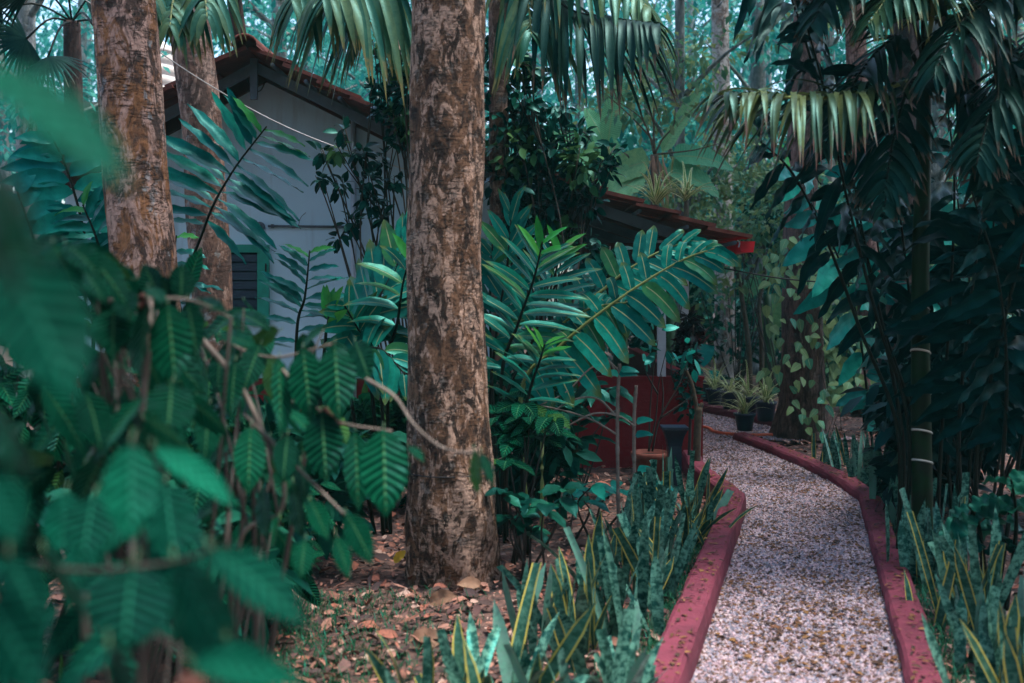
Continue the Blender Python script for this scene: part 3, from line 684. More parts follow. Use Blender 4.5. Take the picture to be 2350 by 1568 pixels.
for k in range(24):
    d = 48 + 16 * r_.random(); px = -150 + k * 116 + r_.uniform(-40, 40)
    wood(px, d, .16, 26, 5.5, 8.5, 15, 60, .55, 'wood_leaf', 'tall hazy tree in the misty woodland far behind the house and path', 300 + k, r_.uniform(-1, 1), group='far woodland trees', hi=17)

for k, (x, y) in enumerate(((-9, -4), (-5, -7), (5, -7.5), (8, -4.5), (10, -8), (-12, 1), (11, 1.5), (-7, -12), (7, -12))):  # unseen trees added behind the camera to cut the frontal sky light
    tree('tree', [(x, y, -.05), (x + .1, y, 3.5), (x, y + .1, 6.5)], [.2, .17, .12], M['bark_dark'], 'unseen tree added behind the camera to shade the view', 'tree', (32, 4.0, 6.5, 230, .3), 60 + k, group='unseen trees added behind the camera for shade', rings=40, seg=16)

tree('tree', [(5.3, 6.6, -.05), (5.3, 6.6, 3.), (5.2, 6.6, 5.5)], [.2, .17, .12], M['bark_dark'], 'unseen tree added beyond the right edge to shade the dark plants', 'tree', (24, 2.5, 2.4, 170, .24), 90, rings=40, seg=16)  # out-of-view tree added to darken the right-hand stand

# undergrowth bushes
def bush(px, d, w_, h_, leaf, label, n=14, per=60, L=.13, W=.055, prof=ovate, seed=0, z0=0., name='bush', cat='bush', twig='twig_dark', droop=.5, nv=3):
    b_ = GX(px, d); t = thing(name, (b_[0], d, 0), label, cat); r = np.random.default_rng(seed)
    cs = []; tw = MB()
    for k in range(n):
        c = b_ + [r.uniform(-.5, .5) * w_, r.uniform(-.3, .3) * w_, z0 + (h_ - z0) * r.uniform(.12, 1.) ** .9]; cs.append(c)
        s = b_ + [r.normal(0, .005), r.normal(0, .005), 0]
        if k % 3 == 0: tube(tw, spline([s, (s + c) / 2 + [r.normal(0, .06), r.normal(0, .06), .05], c + [0, 0, .05]], 8), np.linspace(.012, .004, 8), 5)
    tw.build('stem', M[twig], t)
    mb = MB(); cloud(mb, cs, r.uniform(.6, 1.1, n) * min(w_, h_) * .28, per, L, W, prof, nv=nv, droop=droop, up=.7, shell=.2); mb.build('foliage', M[leaf], t)
    return t, cs
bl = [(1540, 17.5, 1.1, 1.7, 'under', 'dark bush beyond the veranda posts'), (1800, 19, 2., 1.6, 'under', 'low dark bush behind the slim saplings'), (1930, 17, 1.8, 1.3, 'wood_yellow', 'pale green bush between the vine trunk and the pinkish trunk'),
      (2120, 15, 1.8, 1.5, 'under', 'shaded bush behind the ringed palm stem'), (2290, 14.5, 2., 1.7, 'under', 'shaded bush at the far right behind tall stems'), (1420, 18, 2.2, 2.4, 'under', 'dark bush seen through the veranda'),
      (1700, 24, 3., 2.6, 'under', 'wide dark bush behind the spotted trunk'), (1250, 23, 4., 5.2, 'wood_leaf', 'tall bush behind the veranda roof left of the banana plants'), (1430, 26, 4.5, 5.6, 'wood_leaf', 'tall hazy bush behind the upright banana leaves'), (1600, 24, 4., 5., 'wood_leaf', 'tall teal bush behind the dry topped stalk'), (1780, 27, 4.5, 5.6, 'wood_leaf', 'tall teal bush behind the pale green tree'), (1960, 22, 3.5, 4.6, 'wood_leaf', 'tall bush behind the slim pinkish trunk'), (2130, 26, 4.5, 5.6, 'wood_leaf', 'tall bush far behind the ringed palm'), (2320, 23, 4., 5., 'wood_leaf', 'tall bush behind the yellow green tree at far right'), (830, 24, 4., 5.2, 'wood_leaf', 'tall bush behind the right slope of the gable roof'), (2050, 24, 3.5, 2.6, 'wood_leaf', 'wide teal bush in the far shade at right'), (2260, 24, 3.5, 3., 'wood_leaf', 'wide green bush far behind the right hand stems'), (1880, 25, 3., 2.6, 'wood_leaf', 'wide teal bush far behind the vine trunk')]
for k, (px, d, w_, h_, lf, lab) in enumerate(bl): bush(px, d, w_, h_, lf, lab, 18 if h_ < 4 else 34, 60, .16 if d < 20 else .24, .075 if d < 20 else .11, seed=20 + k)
# light bush over the veranda roof end
bush(1690, 16.6, 2.0, 3.35, 'pepper', 'leafy light green bush rising beyond the veranda eave', 26, 60, .12, .055, seed=41, z0=2.4)
bush(1795, 15.2, 1.2, 2.7, 'wood_yellow', 'yellow green bush touching the vine covered trunk', 16, 50, .12, .055, seed=42, z0=1.7)

# ------------------------------------------------------------------ banana plants, dry stalk
def banana(px, d, label, specs, hgt):
    b_ = GX(px, d); t = thing('banana_plant', (b_[0], d, 0), label, 'banana plant'); s = MB()
    tube(s, spline([b_, b_ + [.03, 0, hgt * .5], b_ + [0, 0, hgt]], 14), np.linspace(.11, .06, 14), 14); s.build('stem', M['stem_green'], t)
    for bx_, by_, tx, ty, wd, droop, dd in specs:
        p0, p1 = P(bx_, by_, d), P(tx, ty, d + dd); v = p1 - p0; L = np.linalg.norm(v)
        mb = MB(); pt = spline([b_ + [0, 0, hgt - .05], (b_ + [0, 0, hgt] + p0) / 2, p0], 8); tube(mb, pt, .014, 6, mat=1)
        D = nrm(v) + [0, 0, droop * .4]; N = nrm(np.array([0, -1., .6]) + rng.normal(0, .25, 3))
        leaves(mb, p0, D, N, L * 1.05, wd / F * d, broad, droop, .25, .03, 18, 6, freq=5)
        mb.build('leaf', [M['banana'], M['stem_yellow']], t)
banana(1420, 15, 'banana plant with upright pale leaves behind the hibiscus shrub', [(1395, 330, 1418, 160, 50, .0, 0), (1380, 380, 1250, 290, 70, .8, .2), (1400, 400, 1300, 430, 80, .6, 0), (1410, 380, 1350, 250, 60, .4, .1)], 2.7)
banana(1530, 14.6, 'banana plant with broad arching leaves behind the dry topped stalk', [(1530, 395, 1650, 450, 75, 1., 0), (1520, 350, 1610, 200, 34, .1, 0), (1480, 400, 1380, 470, 90, .5, .1), (1490, 370, 1400, 400, 70, .3, .2), (1545, 360, 1680, 380, 60, .6, .3)], 2.6)
banana(1760, 16.5, 'banana plant with a hanging leaf near the slim saplings', [(1790, 680, 1760, 760, 60, .2, 0), (1770, 640, 1700, 690, 50, .7, 0)], 1.5)
d = 13.6; b_ = GX(1508, d)
t = thing('dead_stalk', (b_[0], d, 0), 'bare grey stalk topped with dry hanging leaves and thin forked twigs', 'tree')
mb = MB(); tp = P(1502, 355, d); tube(mb, spline([b_, (b_ + tp) / 2, tp], 20), np.linspace(.07, .05, 20), 12)
for e in ([(1495, 320), (1440, 260), (1370, 200)], [(1490, 310), (1470, 270), (1420, 235)], [(1500, 300), (1500, 240), (1490, 180)], [(1530, 352), (1590, 345), (1650, 330)], [(1520, 320), (1545, 290), (1550, 250)]):
    tube(mb, spline([tp] + [P(x, y, d) for x, y in e], 14), np.linspace(.016, .005, 14), 6)
mb.build('trunk', M['sapling'], t)
mb = MB(); n = 14; leaves(mb, np.repeat(tp[None], n, 0) + rng.normal(0, .04, (n, 3)) + [0, 0, -.03], rng.normal(0, .25, (n, 3)) + [0, 0, -1.], rng.normal(0, 1, (n, 3)), rng.uniform(.3, .65, n), .05, ribbon, .5, .4, .05, 6, 2); mb.build('dry_leaf', M['dry_leaf'], t)
mb = MB(); cs = [P(x, y, d) for x, y in ((1370, 200), (1420, 235), (1490, 185), (1550, 250), (1600, 240), (1480, 200))]; cloud(mb, cs, np.full(6, .22), 26, .13, .09, broad); mb.build('foliage', M['wood_yellow'], t)
def rosette(name, base, n, L, W, mats, label, cat, spread=.9, droop=1.2, prof=ribbon, group=None, zf=1.0, nv=9):
    t = thing(name, (base[0], base[1], max(base[2] - .0, 0)), label, cat, group); mb = MB()
    a = rng.uniform(0, 6.28, n); e = rng.uniform(.15, spread, n)
    D = np.stack([np.cos(a) * e, np.sin(a) * e, zf * np.ones(n)], -1)
    leaves(mb, np.repeat(np.asarray(base)[None], n, 0) + rng.normal(0, .012, (n, 3)), D, np.stack([-np.cos(a), -np.sin(a), .8 + 0 * a], -1), L * rng.uniform(.6, 1.15, n), W, prof, droop, .35, 0, nv, 2); mb.build('foliage', mats, t); return t
d = 13.2
for (px, py, n, lab) in ((1505, 470, 26, 'striped spiky plant above the veranda roof below the dry stalk'), (1575, 460, 22, 'yellow striped spiky plant above the veranda roof near its end')):
    q = P(px, py, d); t = rosette('spiky_plant', q, n, .55, .045, M['spider'], lab, 'plant', 1.2, 1.0)
    mb = MB(); tube(mb, [GX(px, d), q], .03, 8); mb.build('stem', M['sapling'], t)
    t.location.z = 0; 
    for c_ in t.children:
        if c_.name.startswith('foliage'): c_.location.z = q[2]
        else: c_.location.z = q[2]

# ================================================================== BIG SHRUBS AND GINGERS
def twiggy(name, base, clumps, label, cat, d, leaf, per, L, W, pale_leaf=None, nodes=3, seed=0, flowers=()):
    """a shrub whose leafy clumps are given where they stand: (x, y, radius in photo px, depth offset)"""
    t = thing(name, (base[0], base[1], 0), label, cat); tw = MB(); mb = MB(); r = np.random.default_rng(seed)
    cs, rr = [], []
    for x, y, q, dd in clumps:
        c = P(x, y, d + dd); cs.append(c); rr.append(q / F * d)
        mid = (base + c) / 2 + [r.normal(0, .15), r.normal(0, .1), .1]
        pts = spline([base + [r.normal(0, .05), r.normal(0, .05), 0], mid, c + [0, 0, q / F * d * .8]], 14)
        tube(tw, pts, np.linspace(.012, .004, 14), 6)
        for k in range(nodes):
            e = c + rvec(1)[0] * q / F * d * 1.1; tube(tw, spline([pts[-4], (pts[-3] + e) / 2, e], 5), np.linspace(.007, .003, 5), 5)
    tw.build('stem', M['twig_dark'], t)
    cs = np.array(cs); rr = np.array(rr)
    cnt = np.maximum((per * (rr / rr.mean()) ** 1.6).astype(int), 6)
    for c, q, k in zip(cs, rr, cnt): cloud(mb, [c], [q], int(k), L, W, ovate, 4, 2, 0 if pale_leaf is None or r.random() > .22 else 1, .6, .7, .2, .1)
    mb.build('foliage', [M[leaf], M[pale_leaf or leaf]], t)
    for k, (x, y, s) in enumerate(flowers):
        fm = MB(); c = P(x, y, d - .45); a = np.linspace(0, 6.28, 6)[:-1]
        Dv = np.stack([np.cos(a), -1.1 + 0 * a, np.sin(a)], -1); leaves(fm, np.repeat(c[None], 5, 0), Dv, np.stack([-np.cos(a) * .6, -1 + 0 * a, -np.sin(a) * .6], -1), s, s * 1.0, broad, 0., -.35, .04, 5, 4); fm.build('flower', M['petal'], t)
    return t
twiggy('hibiscus_shrub', GX(975, 8.6), [(915, 95, 28, -.1), (935, 150, 34, 0), (905, 170, 28, .1), (935, 215, 36, 0), (915, 260, 24, 0), (945, 300, 26, 0), (890, 235, 26, .1), (860, 200, 20, .1), (905, 285, 24, 0), (870, 255, 16, .05), (880, 140, 20, .2), (868, 100, 16, .1), (905, 330, 14, 0), (790, 300, 16, .0), (770, 345, 20, 0), (738, 350, 14, 0), (830, 350, 22, 0), (875, 370, 20, .1), (845, 415, 24, 0), (785, 425, 20, 0), (738, 412, 15, 0), (905, 420, 18, 0), (850, 460, 24, 0), (810, 510, 20, 0), (775, 545, 14, 0), (880, 500, 18, 0)],
       'dark small leafed hibiscus with a pale flower, left of the middle trunk', 'shrub', 8.6, 'shrub', 27, .10, .05, 'shrub_pale', nodes=1, seed=2, flowers=[(932, 104, .085)])
twiggy('hibiscus_shrub', GX(1230, 8.9), [(1180, 150, 45, 0), (1140, 200, 40, 0), (1200, 230, 55, 0), (1150, 290, 55, 0), (1230, 290, 60, .1), (1180, 350, 65, 0), (1270, 345, 60, 0), (1330, 380, 50, -.1), (1160, 420, 60, 0), (1240, 420, 65, .1), (1320, 430, 45, 0), (1380, 390, 34, 0), (1190, 490, 50, 0), (1270, 485, 45, 0), (1350, 470, 32, 0), (1400, 350, 25, 0), (1290, 540, 36, 0), (1350, 570, 36, 0), (1210, 560, 40, 0), (1400, 590, 30, 0), (1290, 250, 25, 0), (1220, 170, 25, 0), (1130, 110, 30, 0), (1330, 310, 24, 0)],
       'big dark hibiscus shrub right of the middle trunk over the veranda roof', 'shrub', 8.9, 'shrub', 66, .11, .055, 'shrub_pale', seed=3)

def shoot(ms, ml, pts, n, L, W, t0=.2, N=None, side=None, droop=.5, a0=15, a1=62, bright=2, fold=.2, wave=.03, r=.014, lf=None, mat=0, bmat=1, prof=lance, nv=9, upk=1., jit=.07, tw=0., tilt=.7):
    p = spline(pts, 60); T = nrm(np.gradient(p, axis=0))
    tube(ms, p, np.linspace(r, r * .35, 60), 7)
    t = np.linspace(t0, .985, n); i = (t * 59).astype(int); B = p[i]; Tg = T[i]
    view = np.array([0, 1., 0])
    S = nrm(np.cross(Tg, view)) if side is None else nrm(np.broadcast_to(np.asarray(side, float), Tg.shape) - Tg * (Tg @ np.asarray(side, float))[:, None])
    if N is None and side is None: S = nrm(S + tilt * np.array([0, 1., 0]) * np.sign(S[:, 2:3] + 1e-6))
    sg = np.where(np.arange(n) % 2 == 0, 1., -1.)[:, None]
    q = (t - t0) / (1 - t0); an = np.radians(a0 + (a1 - a0) * q ** 1.3 + rng.normal(0, 5, n))[:, None]
    D = S * sg * np.cos(an) + Tg * np.sin(an) + rng.normal(0, jit, (n, 3))
    NN = np.cross(S, Tg) if N is None else np.broadcast_to(np.asarray(N, float), (n, 3))
    NN = NN * np.where((NN[:, 1:2] > .2), -1, 1) + rng.normal(0, .12, (n, 3))
    ln = L * (.62 + .5 * np.sin(np.pi * np.clip(q, 0, 1) ** .8)) * rng.uniform(.88, 1.1, n) * (1 - .25 * q) * np.where(sg[:, 0] > 0, upk, 1.)
    br = np.arange(n) >= n - bright
    for m_, sel in ((mat, ~br), (bmat, br)):
        if sel.any(): leaves(ml, B[sel], D[sel], NN[sel], ln[sel], W * (ln[sel] / L) ** .6, prof, droop * rng.uniform(.6, 1.4, sel.sum()), fold, wave, nv, 4, m_, 3., twist=rng.normal(0, 1., sel.sum()) * tw)
def ginger(label, base, shoots, leaf='ginger', cat='ginger plant', stem='stem_dark'):
    t = thing('ginger_plant', (base[0], base[1], 0), label, cat); ms, ml = MB(), MB()
    for s in shoots:
        s = dict(s); d0, d1 = s.pop('d'); px = s.pop('px'); k = len(px)
        pts = [P(x, y, d0 + (d1 - d0) * j / max(k - 1, 1)) for j, (x, y) in enumerate(px)]
        if s.pop('root', True):
            b = np.array([pts[0][0], pts[0][1], -.02]); b[:2] = b[:2] * .4 + np.array(base[:2]) * .6; pts = [b] + pts
        sc = d1 / F; s['L'] *= sc; s['W'] *= sc
        shoot(ms, ml, pts, **s)
    ms.build('stem', M[stem], t); ml.build('foliage', [M[leaf], M['fresh']], t)
    return t
UP = (0, -.35, 1)
ginger('tall ginger arching over the small green window with ruffled leaves', GX(445, 7.6),
       [dict(px=[(430, 700), (470, 520), (530, 400), (612, 290)], d=(7.6, 7.3), n=28, L=205, W=38, t0=.52, N=(0, -.45, 1), droop=.2, a0=-8, a1=25, fold=.2, wave=.09, bright=3, tw=.3),
        dict(px=[(420, 760), (395, 640), (405, 540)], d=(7.8, 7.8), n=12, L=110, W=34, t0=.4, N=(0, -.5, 1), droop=.6, a0=-10, a1=25, fold=.25, wave=.1, bright=1)], 'ginger_plain')
ginger('short dark stemmed ginger standing before the white wall between window and pipe', GX(685, 7.4),
       [dict(px=[(680, 790), (700, 680), (711, 575)], d=(7.4, 7.3), n=20, L=115, W=30, t0=.35, N=(0, -.45, 1), droop=.25, a0=12, a1=35, fold=.3, wave=.08, bright=2),
        dict(px=[(745, 800), (752, 745), (757, 695)], d=(7.2, 7.2), n=6, L=80, W=24, t0=.6, droop=.2, a0=40, a1=75, bright=6)], 'ginger_plain')
ginger('broad fanned ginger with yellow midribs left of the middle trunk', GX(900, 7.5),
       [dict(px=[(800, 850), (845, 730), (905, 620), (960, 510)], d=(7.3, 7.6), n=24, L=165, W=50, t0=.3, droop=.1, a0=28, a1=72, wave=.07, bright=0),
        dict(px=[(870, 840), (830, 770), (790, 700)], d=(7.4, 7.2), n=11, L=120, W=38, t0=.45, droop=.6, a0=10, a1=60, bright=0),
        dict(px=[(890, 860), (912, 740), (925, 650), (945, 580)], d=(7.3, 7.1), n=14, L=130, W=38, t0=.4, droop=.5, a0=10, a1=55, bright=2, N=(0, -.5, 1)),
        dict(px=[(850, 880), (810, 820), (870, 800), (930, 860)], d=(7.2, 7.0), n=14, L=140, W=44, t0=.5, droop=.8, a0=10, a1=50, bright=0)])
ginger('upright ginger cluster with bright green tips just right of the middle trunk', GX(1165, 7.2),
       [dict(px=[(1125, 950), (1140, 760), (1165, 600), (1175, 470)], d=(7.5, 7.5), n=24, L=140, W=32, t0=.35, droop=.25, a0=25, a1=70, bright=0),
        dict(px=[(1150, 880), (1190, 740), (1225, 640), (1245, 555)], d=(7.1, 6.9), n=26, L=150, W=30, t0=.3, droop=.3, a0=15, a1=62, bright=4, N=(0, -.7, 1)),
        dict(px=[(1160, 930), (1215, 800), (1262, 670), (1290, 565)], d=(7.2, 7.2), n=22, L=140, W=28, t0=.35, droop=.3, a0=10, a1=60, bright=3, N=(0, -.6, 1)),
        dict(px=[(1130, 900), (1125, 700), (1130, 560)], d=(7.6, 7.6), n=16, L=120, W=36, t0=.35, droop=.3, a0=20, a1=60, bright=0)])
ginger('large ginger with a wide arching frond of ribbed teal leaves before the red wall', GX(1230, 7.4),
       [dict(px=[(1195, 905), (1290, 790), (1430, 680), (1560, 600), (1640, 570)], d=(7.2, 6.9), n=30, L=155, W=40, t0=.22, droop=.75, a0=-6, a1=62, wave=.08, bright=0, upk=.6, prof=oblong),
        dict(px=[(1260, 800), (1390, 660), (1490, 590), (1585, 550)], d=(7.4, 7.4), n=22, L=125, W=34, t0=.3, droop=.35, a0=5, a1=70, bright=0, upk=.8, wave=.07, prof=oblong),
        dict(px=[(1195, 930), (1255, 780), (1350, 710), (1480, 690)], d=(7.35, 7.1), n=24, L=150, W=38, t0=.35, droop=1.0, a0=-4, a1=45, bright=0, upk=.45, wave=.07, prof=oblong)], stem='stem_yellow')
ginger('young ginger shoot with light tip below the arching teal frond', GX(1225, 6.8),
       [dict(px=[(1195, 1010), (1215, 900), (1238, 830), (1250, 790)], d=(6.8, 6.7), n=20, L=115, W=30, t0=.25, N=(0, -.4, 1), droop=.3, a0=15, a1=55, bright=5)])
ginger('dark ginger foliage seen between the big blurred leaf and the orange trunk', GX(190, 7.),
       [dict(px=[(215, 700), (190, 520), (150, 380), (110, 300)], d=(7.2, 7.2), n=26, L=150, W=46, t0=.3, droop=.6, a0=0, a1=50, fold=.25, wave=.08, bright=0),
        dict(px=[(250, 700), (225, 560), (190, 470)], d=(7., 7.), n=16, L=130, W=46, t0=.35, droop=.7, a0=0, a1=50, bright=2, N=(0, -.5, 1)),
        dict(px=[(100, 700), (80, 560), (40, 440)], d=(7., 7.), n=16, L=150, W=50, t0=.35, droop=.7, a0=0, a1=50, bright=0)], 'ginger_plain')
# the dark stand at right
DK = dict(droop=1.0, a0=-15, a1=40, fold=.3, wave=.15, bright=0, nv=14, jit=.3, tw=.9)
def dk(px, n, L, W, d, **k):
    q = dict(DK); q.update(px=px, n=n, L=L, W=W, d=d); q.update(k); return q
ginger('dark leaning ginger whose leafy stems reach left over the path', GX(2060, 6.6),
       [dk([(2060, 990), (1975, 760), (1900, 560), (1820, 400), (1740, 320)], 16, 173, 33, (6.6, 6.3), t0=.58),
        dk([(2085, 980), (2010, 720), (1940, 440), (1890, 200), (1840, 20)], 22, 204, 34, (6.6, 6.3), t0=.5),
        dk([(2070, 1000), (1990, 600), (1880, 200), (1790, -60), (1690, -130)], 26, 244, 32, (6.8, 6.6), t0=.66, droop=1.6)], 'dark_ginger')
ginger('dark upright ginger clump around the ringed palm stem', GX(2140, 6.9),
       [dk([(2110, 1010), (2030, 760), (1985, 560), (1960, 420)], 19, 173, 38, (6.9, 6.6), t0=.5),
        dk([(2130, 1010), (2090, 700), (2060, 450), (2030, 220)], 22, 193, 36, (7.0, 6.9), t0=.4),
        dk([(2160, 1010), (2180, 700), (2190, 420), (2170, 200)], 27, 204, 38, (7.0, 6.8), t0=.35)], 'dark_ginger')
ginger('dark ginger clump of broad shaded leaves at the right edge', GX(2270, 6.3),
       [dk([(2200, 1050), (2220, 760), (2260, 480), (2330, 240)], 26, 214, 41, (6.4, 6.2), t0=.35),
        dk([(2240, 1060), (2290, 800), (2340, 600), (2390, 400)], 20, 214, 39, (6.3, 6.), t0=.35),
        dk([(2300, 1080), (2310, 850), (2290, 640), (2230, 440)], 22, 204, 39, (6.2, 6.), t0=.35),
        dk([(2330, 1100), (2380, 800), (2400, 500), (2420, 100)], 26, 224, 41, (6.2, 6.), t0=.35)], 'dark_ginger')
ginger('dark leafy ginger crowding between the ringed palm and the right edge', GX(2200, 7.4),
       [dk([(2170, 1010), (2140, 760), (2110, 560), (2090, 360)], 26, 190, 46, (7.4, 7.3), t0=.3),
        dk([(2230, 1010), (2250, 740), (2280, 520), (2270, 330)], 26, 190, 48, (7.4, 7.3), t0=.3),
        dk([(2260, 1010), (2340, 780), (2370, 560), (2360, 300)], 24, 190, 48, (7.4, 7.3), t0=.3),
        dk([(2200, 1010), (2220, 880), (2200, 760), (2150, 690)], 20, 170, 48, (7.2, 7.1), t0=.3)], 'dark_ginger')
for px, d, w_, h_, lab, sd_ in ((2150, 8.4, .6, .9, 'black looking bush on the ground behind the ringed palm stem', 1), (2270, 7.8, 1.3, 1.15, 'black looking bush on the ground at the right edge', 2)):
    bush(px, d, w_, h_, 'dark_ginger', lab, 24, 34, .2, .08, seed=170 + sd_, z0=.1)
ginger('teal leafed ginger in better light behind the dark leaning stems', GX(2010, 9.5),
       [dict(px=[(2000, 1000), (1960, 700), (1880, 500), (1800, 380)], d=(9.5, 9.2), n=20, L=150, W=48, t0=.35, droop=.7, a0=-5, a1=45, wave=.1, bright=1, jit=.2, tw=.4),
        dict(px=[(2040, 1000), (2030, 700), (2000, 480), (1960, 330)], d=(9.6, 9.4), n=22, L=150, W=50, t0=.3, droop=.7, a0=-5, a1=45, wave=.1, bright=1, jit=.2, tw=.4)], 'ginger_plain')
ginger('teal leafed ginger in better light behind the broad dark leaves at the right edge', GX(2270, 9.5),
       [dict(px=[(2230, 1000), (2230, 700), (2200, 480), (2190, 330)], d=(9.5, 9.2), n=22, L=160, W=56, t0=.3, droop=.7, a0=-5, a1=45, wave=.1, bright=1, jit=.2, tw=.4),
        dict(px=[(2290, 1000), (2300, 700), (2320, 480), (2330, 300)], d=(9.6, 9.4), n=22, L=160, W=56, t0=.3, droop=.7, a0=-5, a1=45, wave=.1, bright=1, jit=.2, tw=.4)], 'ginger_plain')
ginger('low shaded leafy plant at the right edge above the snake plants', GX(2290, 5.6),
       [dk([(2250, 1230), (2240, 1190), (2225, 1165)], 7, 110, 62, (5.6, 5.5), t0=.3, N=(0, -.5, 1), a0=5), dk([(2330, 1240), (2330, 1160), (2320, 1100)], 8, 110, 62, (5.6, 5.5), t0=.3, N=(0, -.5, 1), a0=5)], 'under')

# ------------------------------------------------------------------ palms
def frond(t, pts, n, L, W, hang=.4, droop=1.3, t0=.12, leaf='palm', r=.016, spread=.75, both=True, up=(0, 0, 1), tipf=.45, jit=.08):
    p = spline(pts, 50); T = nrm(np.gradient(p, axis=0)); mb = MB()
    tube(mb, p, np.linspace(r, r * .3, 50), 7, mat=1)
    tt = np.linspace(t0, .99, n)
    for sg in ((1, -1) if both else (1,)):
        ti = np.clip(tt + rng.normal(0, .004, n), 0, .999); i = (ti * 49).astype(int)
        S = nrm(np.cross(T[i], up)); U = np.cross(S, T[i])
        D = S * sg * spread + T[i] * (.45 + .35 * ti[:, None]) + U * (.25 - hang) + rng.normal(0, jit, (n, 3))
        q = (ti - t0) / (1 - t0); ln = L * (.55 + .6 * np.sin(np.pi * np.clip(q * .85 + .1, 0, 1))) * (1 - tipf * q ** 3) * rng.uniform(.88, 1.08, n)
        leaves(mb, p[i], D, U + S * sg * .1, ln, W * rng.uniform(.8, 1.15, n), comb, droop * rng.uniform(.7, 1.35, n), .35, .02, 12, 2, 0, 2., twist=rng.normal(0, .5, n))
    return mb.build('frond', [M[leaf], M['stem_yellow'] if leaf != 'palm_dark' else M['stem_dark']], t)
def fr_px(px, d0, d1): return [P(x, y, d0 + (d1 - d0) * j / (len(px) - 1)) for j, (x, y) in enumerate(px)]
# palm over the house: crown above the frame, fronds hanging into it
pb = GX(700, 8.); pc = P(720, -620, 8.)
t = thing('palm_tree', (GX(1000, 8.4)[0], 8.4, 0), 'areca palm whose ribbon leaflets hang over the house roof left of the middle trunk', 'palm')
b0 = GX(1000, 8.4); pc = P(985, -330, 8.2)
trunk_mesh([b0, (b0 + pc) / 2, pc], [.09, .075, .07], 60, 18, .01).build('trunk', M['bark_grey'], t)
for px, d0, d1, n, L, W, h in (([(985, -330), (900, -240), (800, -120), (730, -50), (670, -5)], 8.2, 7.2, 24, 300, 19, .3), ([(985, -330), (930, -200), (860, -90), (800, -40), (735, -10)], 8.2, 6.9, 22, 360, 23, .35),
                          ([(985, -330), (960, -190), (920, -90), (880, -25), (850, 60)], 8.2, 7.4, 22, 330, 20, .3)):
    frond(t, fr_px(px, d0, d1), n, L / F * d1, W / F * d1, h, 2.8)
t = thing('palm_tree', (GX(1270, 8.4)[0], 8.4, 0), 'areca palm with a dark comb like frond hanging right of the middle trunk', 'palm')
b0 = GX(1150, 9.2); pc = P(1140, -300, 8.6); t.location = (b0[0], 9.2, 0); t['_base'] = [b0[0], 9.2, 0.]
trunk_mesh([b0, (b0 + pc) / 2, pc], [.09, .075, .07], 60, 18, .01).build('trunk', M['bark_grey'], t)
frond(t, fr_px([(1140, -300), (1190, -130), (1290, 10), (1400, 40), (1510, 55)], 8.6, 7.2), 25, 320 / F * 7.2, 21 / F * 7.2, .3, 3.0, .25, 'palm_dark', spread=.5)
frond(t, fr_px([(1140, -300), (1200, -190), (1300, -90), (1410, -50), (1490, 20)], 8.6, 7.5), 22, 280 / F * 7.4, 19 / F * 7.4, .2, 2.6, .25, 'palm', spread=.55)
frond(t, fr_px([(1140, -300), (1170, -150), (1200, -40), (1215, 30), (1220, 80)], 8.6, 7.8), 17, 280 / F * 7.6, 19 / F * 7.6, .3, 2.6, .3, 'palm', spread=.6)
t = thing('palm_tree', (0, 0, 0), 'palm at upper left hanging narrow green leaflets between the two left trunks', 'palm')
b0 = GX(560, 8.6); b0 = GX(535, 8.3); pc = P(520, -330, 8.3); t.location = (b0[0], 8.3, 0); t['_base'] = [b0[0], 8.3, 0.]
trunk_mesh([GX(535, 8.3) + [0, 2.6, 0], P(530, -60, 10.2), pc], [.08, .065, .06], 60, 16, .01).build('trunk', M['bark_dark'], t)
for px in ([(520, -330), (470, -200), (430, -90), (400, -10), (390, 60)], [(520, -330), (500, -190), (480, -90), (470, -30), (475, 40)], [(520, -330), (440, -260), (360, -140), (330, -60), (340, 0)]):
    frond(t, fr_px(px, 8.3, 7.4), 15, 215 / F * 7.4, 17 / F * 7.4, .3, 2.6, .3, 'palm', spread=.6)
# ringed palm at right
pd = 6.6; b0 = GX(2118, pd); pc = P(2122, 175, pd)
t = thing('palm_tree', (b0[0], pd, 0), 'ringed dark green palm stem with drooping fronds at right', 'palm')
pts = [b0, P(2112, 700, pd), P(2118, 400, pd), pc, P(2125, 60, pd)]; trunk_mesh(pts, [.063, .050, .045, .041, .025], 80, 24, .006).build('trunk', M['palm_stem'], t)
sp_ = spline(pts, 300)
for y in (708, 808, 900, 991, 1060):
    z = P(0, y, pd)[2]; c = sp_[np.argmin(abs(sp_[:, 2] - z))]; a = np.linspace(0, 2 * np.pi, 25); rr = np.interp(z, [0, 1.2, 2.4], [.064, .053, .046])
    mb = MB(); tube(mb, np.stack([c[0] + rr * np.cos(a), c[1] + rr * np.sin(a), z + .018 * np.cos(a + 2.3)], -1), .0065 if y > 750 else .003, 5, cap=False); mb.build('leaf_scar', M['ring'], t)
